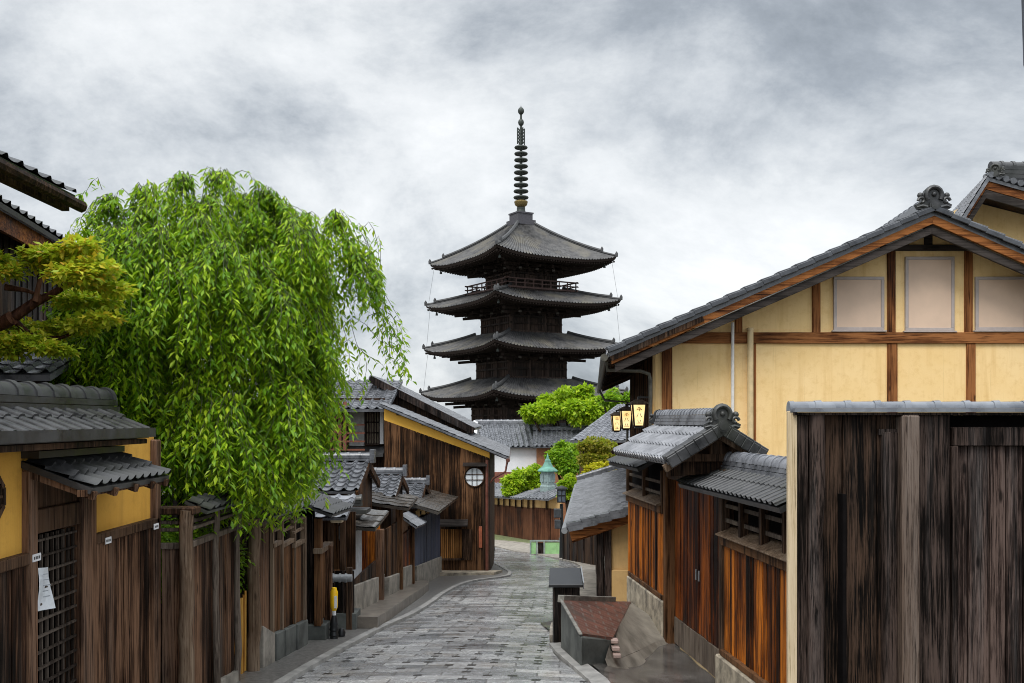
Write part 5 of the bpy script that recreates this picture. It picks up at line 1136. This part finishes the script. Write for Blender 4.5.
# house peeking at the top right
rh = thing('rear_gable_house', (12, 25, G(25)), 'yellow house with dark soffit peeking over the gable at the top right', 'house')
RD = 24.0
A4, Lf, Rt = at(987, 176, RD), at(958, 222, RD), at(1075, 201, RD); bk = V((2.2, 9, 0))
mb = MB(); tiles(mb, Lf + bk, Lf, A4, A4 + bk, col=.28, course=.25, amp=.05, style='wave', thick=.1); tiles(mb, Rt, Rt + bk, A4 + bk, A4, col=.28, course=.25, amp=.05, style='wave', thick=.1)
for k in range(12):
    p = A4.lerp(Rt, (k + .5) / 12); mb.tube([p + V((0, -.05, .05)), p + V((0, .25, .07))], .075, 10)
rf = mb.build('roof', T_MID, rh, smooth=40)
mb = MB(); ridge(mb, A4 + V((.25, .35, 0)), A4 + V((5, .9, .02)), .35, .32, .12, .3, 3); onigawara(mb, A4 + V((.2, 0, .0)), (-.6, -1, 0), .27); mb.build('ridge_tiles', T_DARK, rf, smooth=45)
for off, th_, mat in ((.2, .2, W_BARGE), (.42, .2, W_BARGD)):
    mb = MB()
    for e0 in (Lf, Rt):
        mb.prism([e0 + V((0, .05, -off - th_ / 2)), A4 + V((0, .05, -off - th_ / 2)), A4 + V((0, .05, -off + th_ / 2)), e0 + V((0, .05, -off + th_ / 2))], (0, .06, 0))
    mb.build('bargeboard', mat, rf)
mb = MB(); mb.prism([at(998, 330, RD) + YA * 1.3, at(1100, 330, RD) + YA * 1.3, at(1100, 216, RD) + YA * 1.3, at(998, 190, RD) + YA * 1.3], (0, 6, 0)); mb.build('gable_wall', P_YEL, rh)
mb = MB(); mb.quad(A4 + V((0, .1, -.3)), Lf + V((0, .1, -.3)), Lf + bk - UP * .3, A4 + bk - UP * .3); mb.quad(A4 + V((0, .1, -.3)), A4 + bk - UP * .3, Rt + bk - UP * .3, Rt + V((0, .1, -.3))); mb.build('soffit', W_DARK, rf)
# utility pole box that shows at the right edge
up_ = thing('utility_pole', (3.1, 5.6, G(5.6)), 'dark hanging equipment box at the top right edge of the view', 'pole')
mb = MB(); p = at(1022.5, 66, 5.4); mb.tube([(3.55, 5.7, G(5.7) - .3), (3.55, 5.7, 7.5)], [.14, .1], 12); mb.build('pole', GREYM, up_, smooth=50)
mb = MB(); x = at(1021, 0, 5.4).x; mb.hexa([V((x + .012, 5.4, p.z)), V((x + .3, 5.4, p.z)), V((x + .4, 5.65, p.z)), V((x + .16, 5.65, p.z))], [V((x - .012, 5.4, p.z + .8)), V((x + .3, 5.4, p.z + .8)), V((x + .4, 5.65, p.z + .8)), V((x + .14, 5.65, p.z + .8))]); mb.build('equipment_box', plain('box_blue_grey', (.05, .055, .07), .5), up_, bevel=.01)
mb = MB(); mb.beam((x + .2, 5.55, p.z + .5), (3.55, 5.7, p.z + .5), .06, .06); mb.build('bracket', BLACK, up_)

# ================================================================== RIGHT: tiled gate and plank walls
FL = -1.27
def rp(d, off=0, z=0.0):                     # point on the right wall line, off = towards the street
    return V((RX(d), d, z)) + RN * off
def rwbox(mb, d0, d1, o0, o1, z0, z1):
    p, q = rp(d0), rp(d1); c = (p + q) / 2 + RN * ((o0 + o1) / 2) + UP * ((z0 + z1) / 2)
    mb.box(c, ((q - p).length, abs(o1 - o0), z1 - z0), (RT, RN, UP))
def rplanks(mb, d0, d1, off, z0, z1, w=.13):
    a, b = rp(d0, off), rp(d1, off); planks(mb, (a.x, a.y), (b.x, b.y), z0 if isinstance(z0, tuple) else (z0, z0), (z1, z1), w, .03, RN, gap=.008, jit=.014, batten=False)
tg = thing('tiled_gate', rp(11.9, 0, FL), 'small gate with double plank doors under a grey tiled gabled roof', 'gate')
for d0, d1 in ((12.75, 11.67), (11.65, 10.54)):
    mb = MB(); rplanks(mb, d0, d1, -.10, FL + .36, zr(-.72), .14); dr_ = mb.build('door', W_DOOR, tg, bevel=.004)
    mb = MB(); rplanks(mb, d0, d1, -.094, FL + .02, FL + .355, .4); mb.build('kick_board', W_GREY, dr_, bevel=.004)
    mb = MB(); dm = d1 if d0 > 12 else d0; q = rp(dm + (.05 if d0 > 12 else -.05), -.075, FL + 1.05); mb.tube([q - UP * .06, q + UP * .06], .012, 6); mb.build('pull', GREYM, dr_)
for d0, d1, mt_ in ((12.77, 12.89, W_HOUSE), (10.42, 10.52, W_DARK)):
    mb = MB(); rwbox(mb, d0, d1, -.12, .025, FL - .05, zr(-.4) if d0 > 12 else zr(-.6)); mb.build('post', mt_, tg, bevel=.01)
mb = MB(); rwbox(mb, 10.42, 13.0, -.12, .0, zr(-.75), zr(-.52)); rwbox(mb, 10.5, 13.2, -.28, -.12, zr(-.42), zr(-.28)); mb.build('lintel', W_DARK, tg, bevel=.008)
# gate roof: ridge along the wall
r0, r1 = rp(10.35, .05, zr(-.06)), rp(13.0, .05, zr(-.06)); hw, dz = .58, .36
el0, el1 = r0 + RN * hw - UP * dz, r1 + RN * hw - UP * dz; er0, er1 = r0 - RN * hw * .8 - UP * dz * .8, r1 - RN * hw * .8 - UP * dz * .8
mb = MB(); tiles(mb, el0, el1, r1, r0, col=.145, course=.2, amp=.042, step=.032, style='wave', thick=.05); tiles(mb, er1, er0, r0, r1, col=.17, course=.2, amp=.03, style='wave', thick=.05)
nt_ = 6; vt = MB()
for e0 in (el0, er0):                          # verge tiles on the near gable
    dd = (r0 - e0).normalized(); u_ = dd.cross(RT); u_ = u_ if u_.z > 0 else -u_
    for k in range(nt_):
        a, b = e0.lerp(r0, k / nt_), e0.lerp(r0, (k + 1) / nt_); vt.box((a + b) / 2 + u_ * .025 + RT * .04, ((b - a).length * 1.06, .22, .05), ((dd - u_ * .03).normalized(), RT, u_)); vt.box((a + b) / 2 - u_ * .03 - RT * .06, ((b - a).length * 1.02, .035, .12), ((dd - u_ * .03).normalized(), RT, u_))
rf = mb.build('roof', T_GREY, tg, smooth=40); vt.build('verge_tile', T_DARK, rf, bevel=.008)
sl2 = (r0 - el0).normalized(); mb = MB(); ncap = 21
for k in range(ncap):
    c = el0.lerp(el1, (k + .8) / ncap) + UP * .01; mb.tube([c - sl2 * .02, c + sl2 * .05], .042, 10)
mb.build('eave_end_tile', T_GREY, rf, smooth=40)
mb = MB(); ridge(mb, r0 + RT * .12, r1 - RT * .1, .19, .12, .06, .13, 3); mb.build('ridge_tiles', T_GREY, rf, smooth=40)
mb = MB(); onigawara(mb, r0 - UP * .03 - RT * .02, -RT, .235); mb.build('ridge_ornament', T_DARK, rf, smooth=45)
mb = MB(); onigawara(mb, r1 + UP * .02, RT, .16); mb.build('ridge_ornament', T_DARK, rf, smooth=45)
mb = MB()
for e0 in (el0, er0): mb.beam(e0 - UP * .09 + RT * .08, r0 - UP * .09 + RT * .08, .06, .08, RT.cross(r0 - e0))
mb.build('bargeboard', W_LOG, rf)
mb = MB(); gp_ = [V((q.x, q.y, q.z)) + RT * .3 - UP * k for q, k in ((el0.lerp(r0, .15), .12), (r0, .14), (er0.lerp(r0, .15), .12))]; mb.prism([gp_[0] - UP * .12, gp_[0], gp_[1], gp_[2], gp_[2] - UP * .12], RT * .04); mb.build('gable_shade', W_DARK, tg)  # dark board added to keep the gap under the roof dark
mb = MB(); rwbox(mb, 10.55, 10.63, -.05, .1, zr(-.36), zr(-.14)); rwbox(mb, 10.6, 13.4, -.06, .1, zr(-.26), zr(-.18)); rwbox(mb, 10.6, 13.4, .38, .46, zr(-.42), zr(-.34)); rwbox(mb, 10.58, 10.68, -.45, .5, zr(-.44), zr(-.36))
for k in range(14): d = 10.6 + 2.8 * k / 13; mb.beam(rp(d, .6, zr(-.44)), rp(d, .1, zr(-.15)), .04, .05)
mb.build('rafters', W_DARK, rf)
# pent shelter below the far eave (over the far wall)
fw = thing('plank_wall', rp(14, 0, FL), 'wet orange brown plank wall on stone base beyond the tiled gate', 'wall')
mb = MB(); a0, a1 = rp(12.95, .36, zr(-.62)), rp(14.9, .36, zr(-.62)); tiles(mb, a0, a1, rp(14.9, -.1, zr(-.38)), rp(12.95, -.1, zr(-.38)), col=.2, course=.2, amp=.03, style='wave', thick=.06); mb.build('cap_tiles', T_DARK, fw, smooth=40)
def upper_wall(t, d0, d1, zp, zt, nbay, wd):
    mb = MB(); rplanks(mb, d0, d1, 0, FL + .55 if d0 > 12 else FL + .42, zp, .085); mb.build('plank_panel', W_ORNG, t, bevel=.003)
    mb = MB(); rwbox(mb, d0, d1, -.04, .05, zp, zp + .1); mb.build('rail', W_HOUSE, t, bevel=.006)
    mb = MB(); a, b = rp(d0), rp(d1); mb.hexa([a + RN * .1 + UP * (zp + .1), b + RN * .1 + UP * (zp + .1), b - RN * .1 + UP * (zp + .1), a - RN * .1 + UP * (zp + .1)], [a + RN * .1 + UP * (zp + .115), b + RN * .1 + UP * (zp + .115), b - RN * .1 + UP * (zp + .2), a - RN * .1 + UP * (zp + .2)]); mb.build('sill', W_LOG, t, bevel=.004)
    for k in range(nbay + 1): mb = MB(); d = d0 + (d1 - d0) * k / nbay; rwbox(mb, d - .035, d + .035, -.05, .035, zp + .0, zt); mb.build('post', W_DARK, t, bevel=.006)
    mb = MB()
    for k in range(2): z = zp + .12 + (zt - zp - .12) * (k + .9) / 3; rwbox(mb, d0, d1, -.03, .0, z - .02, z + .02)
    mb.build('slat', W_GREY, t)
    mb = MB(); rwbox(mb, d0 - .3, d1 + .3, -.14, -.11, FL, zt + .14); mb.build('dark_backing', VOIDM, t)  # dark sheet added so the slatted openings look shaded
upper_wall(fw, 12.98, 15.1, zr(-1.22), zr(-.66), 2, .1)
mb = MB(); rwbox(mb, 12.9, 15.05, -.15, .045, FL - .1, zr(-2.35)); mb.build('stone_base', STONE, fw, bevel=.015)
mb = MB(); rwbox(mb, 12.96, 15.05, -.1, .03, zr(-2.349), zr(-2.28)); mb.build('sill_beam', W_HOUSE, fw, bevel=.008)
nw = thing('plank_wall', rp(9.5, 0, FL), 'wet orange brown plank wall with open slats and tiled cap nearer than the gate', 'wall')
upper_wall(nw, 8.05, 10.4, zr(-1.30), zr(-.72), 4, .1)
mb = MB(); rwbox(mb, 8.05, 10.5, -.15, .07, FL - .1, zr(-2.46)); mb.build('stone_base', STONE, nw, bevel=.015)
mb = MB(); rwbox(mb, 8.05, 10.41, -.1, .045, zr(-2.459), zr(-2.39)); mb.build('sill_beam', W_HOUSE, nw, bevel=.008)
mb = MB(); e0, e1 = rp(8.05, .30, zr(-.70)), rp(11.15, .30, zr(-.70)); tiles(mb, e0, e1, rp(11.15, -.12, zr(-.50)), rp(8.05, -.12, zr(-.50)), col=.13, course=.4, amp=.028, step=.01, style='barrel', thick=.06); rf = mb.build('cap_tiles', T_DARK, nw, smooth=40)
mb = MB(); ridge(mb, rp(8.05, -.14, zr(-.53)), rp(10.95, -.14, zr(-.53)), .2, .1, .085, .19, 2); mb.build('ridge_tiles', T_GREY, rf, smooth=40)

# ================================================================== RIGHT: near black fence facing the camera
ND = 7.8
def np_(px, py, dd=0): return at(px, py, ND) + YA * dd
bf = thing('black_fence', np_(900, 700), 'tall blackened plank fence with tiled cap filling the lower right', 'fence')
zb = G(ND) - .4; zt_ = np_(0, 415).z
def nbx(x0, x1, y0, y1z, d0, d1, mat, name, bevel=.004, top=None):
    a, b = np_(x0, 0), np_(x1, 0); mb = MB(); mb.bx(a.x, b.x, ND + d0, ND + d1, zb, top if top is not None else zt_); return mb.build(name, mat, bf, bevel=bevel)
nbx(787.5, 796.5, 0, 0, -.02, .03, W_CREAM, 'end_board', top=np_(0, 411).z)
nbx(797, 808.5, 0, 0, -.0, .12, W_GREY if False else W_BLACK, 'post', .008)
mb = MB(); a = np_(816, 0); log(mb, a.x, ND + .0, zb, zt_, .066, 11, 14); mb.build('log_post', W_BLACK, bf, smooth=50)
mb = MB(); a, b = np_(822, 0), np_(902, 0); planks(mb, (a.x, ND + .06), (b.x, ND + .06), (zb, zb), (zt_, zt_), .2, .03, (0, -1, 0), jit=.012); mb.build('plank_panel', wood('wood_char', (.001, .001, .001), (.005, .0035, .0026), (.07, .042, .028), wear=(.06, .048, .042), wear_amt=.4, rnd=.3, fine=34), bf, bevel=.003)
nbx(883, 898, 0, 0, .0, .1, W_BLACK, 'post', .008, np_(0, 432).z)
mb = MB(); a = np_(882, 0); mb.bx(np_(880, 0).x, np_(900, 0).x, ND + .02, ND + .08, np_(0, 435).z, np_(0, 429).z); mb.build('rail', W_BLACK, bf)
mb = MB(); a, b = np_(898, 0), np_(916, 0); mb.bx(a.x, b.x, ND - .09, ND + .06, zb, zt_); mb.build('gate_post', wood('wood_post_worn', (.003, .002, .0015), (.022, .014, .011), (.12, .085, .065), wear=(.24, .205, .18), wear_amt=.75, fine=34), bf, bevel=.014)
mb = MB(); a, b = np_(916.5, 0), np_(950, 0); planks(mb, (a.x, ND - .0), (b.x, ND - .0), (zb, zb), (zt_, zt_), .27, .04, (0, -1, 0)); mb.build('plank_panel', W_BLACK, bf, bevel=.004)
mb = MB(); a, b = np_(798, 0), np_(1045, 0); mb.bx(a.x, b.x, ND + .14, ND + .17, zb, zt_); mb.build('dark_backing', VOIDM, bf)  # dark sheet added behind the boards to keep the slits dark
mb = MB(); a, b = np_(953.5, 0), np_(1045, 0); planks(mb, (a.x, ND + .05), (b.x, ND + .05), (zb, zb), (np_(0, 446).z,) * 2, .135, .03, (0, -1, 0)); dr_ = mb.build('door', wood('wood_door_worn', (.002, .0015, .0012), (.022, .0135, .011), (.12, .082, .068), wear=(.14, .13, .125), wear_amt=.6, rnd=.3, fine=34), bf, bevel=.004)
mb = MB(); mb.bx(a.x, b.x, ND + .0, ND + .07, np_(0, 446).z, np_(0, 427).z); mb.bx(a.x - .01, a.x + .04, ND + .0, ND + .05, zb, np_(0, 446).z); mb.build('header', W_BLACK, dr_, bevel=.006)
mb = MB(); a, b = np_(792, 0), np_(1060, 0); mb.bx(a.x, b.x, ND - .06, ND + .13, zt_, zt_ + .02); mb.build('cap_board', W_BLACK, bf)
mb = MB(); ridge(mb, (a.x, ND + .03, zt_ + .02), (b.x, ND + .03, zt_ + .02), .24, .035, .05, .24, 1); mb.tube([V((a.x - .02, ND + .03, zt_ + .05)), V((a.x + .02, ND + .03, zt_ + .05))], .06, 14)
mb.build('cap_tiles', tile('tile_cap', (.10, .11, .13), (.20, .215, .24), .3), bf, smooth=40)

# ---- litter bin
bi = thing('litter_bin', at(565, 645, 12.75), 'black wooden bin with sloping lid at the roadside', 'bin')
c = V((at(566, 0, 12.75).x, 12.75, G(12.75) - .06))
mb = MB(); mb.box(c + UP * .40, (.33, .34, .84)); mb.build('body', W_BLACK, bi, bevel=.008)
mb = MB(); zt3 = c.z + .81; h = .03
mb.hexa([c + V((-.23, -.26, .83)), c + V((.2, -.26, .83)), c + V((.2, .24, .97)), c + V((-.2, .24, .97))], [c + V((-.23, -.26, .87)), c + V((.2, -.26, .87)), c + V((.2, .24, 1.01)), c + V((-.2, .24, 1.01))]); mb.hexa([c + V((-.14, -.17, .81)), c + V((.13, -.17, .81)), c + V((.13, .17, .81)), c + V((-.14, .17, .81))], [c + V((-.14, -.17, .85)), c + V((.13, -.17, .85)), c + V((.13, .17, .95)), c + V((-.14, .17, .95))])
ld = mb.build('lid', plain('lid_black', (.010, .010, .011), .35), bi, bevel=.006)
mb = MB(); mb.box(c + V((.208, -.01, .92)), (.014, .5, .09), (XA, V((0, .5, .14)).normalized(), V((0, -.14, .5)).normalized())); mb.box(c + V((-.0, -.172, .45)), (.012, .008, .012)); mb.build('trim', GREYM, ld)

# ================================================================== weeping cherry
def weeping():
    rng = random.Random(21); cx, cy = -3.0, 10.3
    t = thing('weeping_tree', (-3.5, 10.6, G(10.6)), 'large weeping tree with drooping fresh green leaves over the left fence', 'tree')
    bm = MB(); lm = MB(); tw = MB()
    b0 = V((-3.5, 10.6, G(10.6) - .2)); fork = V((-3.4, 10.5, zr(.7)))
    bm.tube([b0, b0.lerp(fork, .4) + V((.06, 0, 0)), fork], [.17, .14, .12], 10)
    tips = []
    for k in range(11):
        a = 2 * math.pi * k / 11 + rng.uniform(-.2, .2); r = rng.uniform(.6, 1.2)
        tp_ = V((cx + math.cos(a) * r, cy + math.sin(a) * r, zr(rng.uniform(1.2, 1.75)))); tips.append(tp_)
        m1 = fork.lerp(tp_, .5) + UP * .35
        bm.tube([fork, fork.lerp(m1, .6), m1, m1.lerp(tp_, .6) + UP * .1, tp_], [.07, .055, .038, .025, .010], 7)
    bm.build('trunk', BARK, t, smooth=60)
    def top(x, y):
        return 2.42 - .25 * ((x - cx) / 1.5) ** 2 - .45 * ((y - cy) / 1.6) ** 2 + .34 * mnoise.noise(V((x * 1.6, y * 1.6, 3.0)))
    n = 0
    def strand(x, y, z0, drop, sx, sy, dens=1.0):
        pts = []; N = 9; arc = rng.uniform(.08, .28)
        for i in range(N):
            u = i / (N - 1); pts.append(V((x + sx * (1 - (1 - u) ** 2) + .03 * math.sin(u * 7 + x * 9), y + sy * (1 - (1 - u) ** 2), zr(z0) + arc * math.sin(min(1, u * 3) * math.pi) * .6 - drop * u ** 1.35)))
        tw.tube(pts, [.0032 * (1.2 - .9 * i / (N - 1)) for i in range(N)], 3, False)
        L_ = sum((pts[i + 1] - pts[i]).length for i in range(N - 1)); m = int(L_ / .029 * dens)
        for q in range(m):
            u = (q + rng.random()) / m * (N - 1); i = min(N - 2, int(u)); p = pts[i].lerp(pts[i + 1], u - i)
            a = rng.uniform(0, 2 * math.pi); hd = V((math.cos(a), math.sin(a), 0))
            d = (hd * rng.uniform(.35, 1.0) - UP * rng.uniform(.25, 1.0)).normalized(); k = rng.uniform(.7, 1.25)
            nr = (hd + UP * rng.uniform(.3, 1.0) + V((rng.uniform(-.4, .4), rng.uniform(-.4, .4), 0))).normalized()
            lm.leaf(p + hd * .012, d, nr, .088 * k, .029 * k, rng.uniform(.05, .35))
    def bough(c, reach, drop, m):
        a0 = rng.uniform(0, 6.28)
        for q in range(m):
            a = a0 + q * 2.4 + rng.uniform(-.4, .4); rr = reach * rng.uniform(.35, 1.0)
            out = V((c.x - cx, c.y - cy, 0)); out = out.normalized() * .12 if out.length > .2 else out
            strand(c.x + rng.uniform(-.06, .06), c.y + rng.uniform(-.06, .06), c.z - EYE + rng.uniform(-.08, .08), drop * rng.uniform(.45, 1.15), math.cos(a) * rr + out.x, math.sin(a) * rr + out.y, 1.0)
    made = []
    tries = 0
    while len(made) < 95 and tries < 6000:
        tries += 1
        u, v, w = rng.uniform(-1, 1), rng.uniform(-1, 1), rng.uniform(-1, 1); r = math.sqrt(u * u + v * v + w * w)
        if r > 1 or r < .55 or (v > .45 and rng.random() < .75): continue
        c = V((cx - .02 + u * 1.36, cy + v * 1.4, zr(.92 + w * 1.42 + .16 * mnoise.noise(V((u * 3, v * 3, 5))))))
        ppx, ppy = 512 + c.x / c.y * F, HOR - (c.z - EYE) / c.y * F
        if any((c - k).length < .33 for k in made) or (ppy > 240 and ppx > 318 - (ppy - 250) * .16): continue
        made.append(c)
    for c in made:
        bough(c, rng.uniform(.26, .44), rng.uniform(.45, .85), 50)
    for px, py, d in ((110, 196, 10.1), (150, 186, 10.2), (185, 176, 10), (222, 170, 10.3), (262, 190, 10), (300, 212, 10.2), (335, 214, 10.0), (130, 225, 9.6), (352, 250, 10)):
        bough(at(px, py + 12, d), .3, .55, 34)
    for px, py, d in ((70, 352, 9.4), (95, 335, 9.3), (125, 360, 9.2), (85, 385, 9.4), (120, 400, 9.3), (155, 395, 9.2), (185, 420, 9.1), (215, 440, 9.3), (250, 445, 9.2), (272, 440, 9.4), (288, 436, 9.5), (296, 412, 9.8), (308, 375, 9.9), (160, 430, 9.4), (232, 410, 9.0), (284, 400, 9.3)):
        bough(at(px, py, d), .34, .6, 40)
    for px, y0, y1, sx in ((352, 245, 330, .25), (360, 235, 300, .28), (368, 238, 345, .22), (376, 262, 352, .12), (383, 300, 370, .1), (372, 225, 290, .15), (390, 335, 378, .16), (396, 345, 374, .12), (384, 245, 318, .08), (349, 300, 400, .1), (356, 320, 392, .08), (344, 340, 440, .05), (350, 380, 450, .06), (341, 400, 470, .04), (370, 350, 402, .05), (401, 352, 380, .09), (352, 292, 352, .62), (350, 330, 372, .66), (346, 345, 382, .5), (372, 292, 352, .42), (376, 300, 372, .40), (380, 318, 376, .36), (368, 300, 360, .32), (374, 270, 330, .2), (362, 262, 340, .3), (384, 330, 381, .34), (366, 230, 300, .16)):
        p = at(px - 8, y0, 10.2); strand(p.x, p.y + rng.uniform(-.2, .2), p.z - EYE, (y1 - y0) / F * 10.2, sx, 0, .75)
    for px, y0, dx in ((100, 190, -.1), (132, 196, -.12), (150, 184, -.05), (205, 176, .1), (232, 176, .14), (285, 210, .12), (322, 220, .18)):   # sprays breaking the top outline
        p = at(px, y0, 9.9); strand(p.x, p.y, p.z - EYE, .1, dx * 2.2, 0, 1.6)
    tw.build('twigs', plain('twig_green', (.05, .06, .018), .7), t); lm.build('crown', LEAF_W, t)
weeping()

# yellow leaved tree at the left edge
def maple():
    rng = random.Random(4); t = thing('maple_tree', (-4.2, 8.3, G(8.3)), 'yellow green and orange leaved tree at the left edge above the ochre wall', 'tree')
    bm = MB(); base = V((-4.6, 8.3, G(8.3) - .2))
    bm.tube([base, V((-4.62, 8.3, 1.0)), at(-20, 335, 8.3), at(12, 318, 8.2)], [.1, .09, .07, .06], 8)
    for pts, r in (([(12, 318), (35, 302), (48, 296), (75, 280), (95, 268)], .05), ([(5, 287), (25, 290), (45, 297)], .03), ([(12, 318), (30, 335), (60, 338), (95, 325)], .03), ([(-20, 335), (10, 345), (40, 352), (70, 345)], .025), ([(35, 302), (40, 280), (50, 258), (65, 247)], .025)):
        bm.tube([at(x, y, 8.25 + .04 * i) for i, (x, y) in enumerate(pts)], [r * (1 - .7 * i / (len(pts) - 1)) for i in range(len(pts))], 7)
    bm.build('trunk', BARK_R, t, smooth=60)
    lm = MB(); bl = [(58, 254, 17), (80, 246, 13), (40, 262, 14), (96, 268, 16), (75, 275, 20), (110, 288, 14), (98, 300, 16), (70, 300, 16), (50, 330, 18), (25, 340, 16), (78, 326, 16), (100, 318, 14), (5, 350, 16), (45, 348, 12), (8, 272, 13), (-5, 260, 16), (20, 325, 12), (122, 292, 8), (5, 325, 10), (62, 350, 9), (30, 252, 9)]
    blobs = [(at(x, y, 8.3 + rng.uniform(-.35, .35)), r / F * 8.3) for x, y, r in bl]
    tot = sum(r * r for c, r in blobs)
    for c, r in blobs:
        for _ in range(int(8500 * r * r / tot)):
            d = V((rng.gauss(0, 1), rng.gauss(0, 1), rng.gauss(0, .6))).normalized(); p = c + V((d.x, d.y, d.z * .38)) * r * rng.uniform(.2, 1.5)
            ld = (d * .7 + V((rng.uniform(-1, 1), rng.uniform(-1, 1), rng.uniform(-.6, .3)))).normalized(); k = rng.uniform(.7, 1.3)
            lm.leaf(p, ld, (UP + V((rng.uniform(-.6, .6), rng.uniform(-.6, .6), 0))).normalized(), .06 * k, .036 * k, rng.uniform(.0, .3))
    lm.build('crown', LEAF_M, t)
maple()
tree('garden_shrub', 'dark green shrub growing behind the plank fence below the weeping tree', (-3.3, 9.3, G(9.3)), [(V((-3.25, 9.0, .35)), .45), (V((-3.35, 9.7, .25)), .5), (V((-3.2, 10.3, .1)), .45), (V((-3.3, 8.6, .6)), .35)], 5000, .07, .035, LEAF_G, .05, cat='shrub', seed=31)
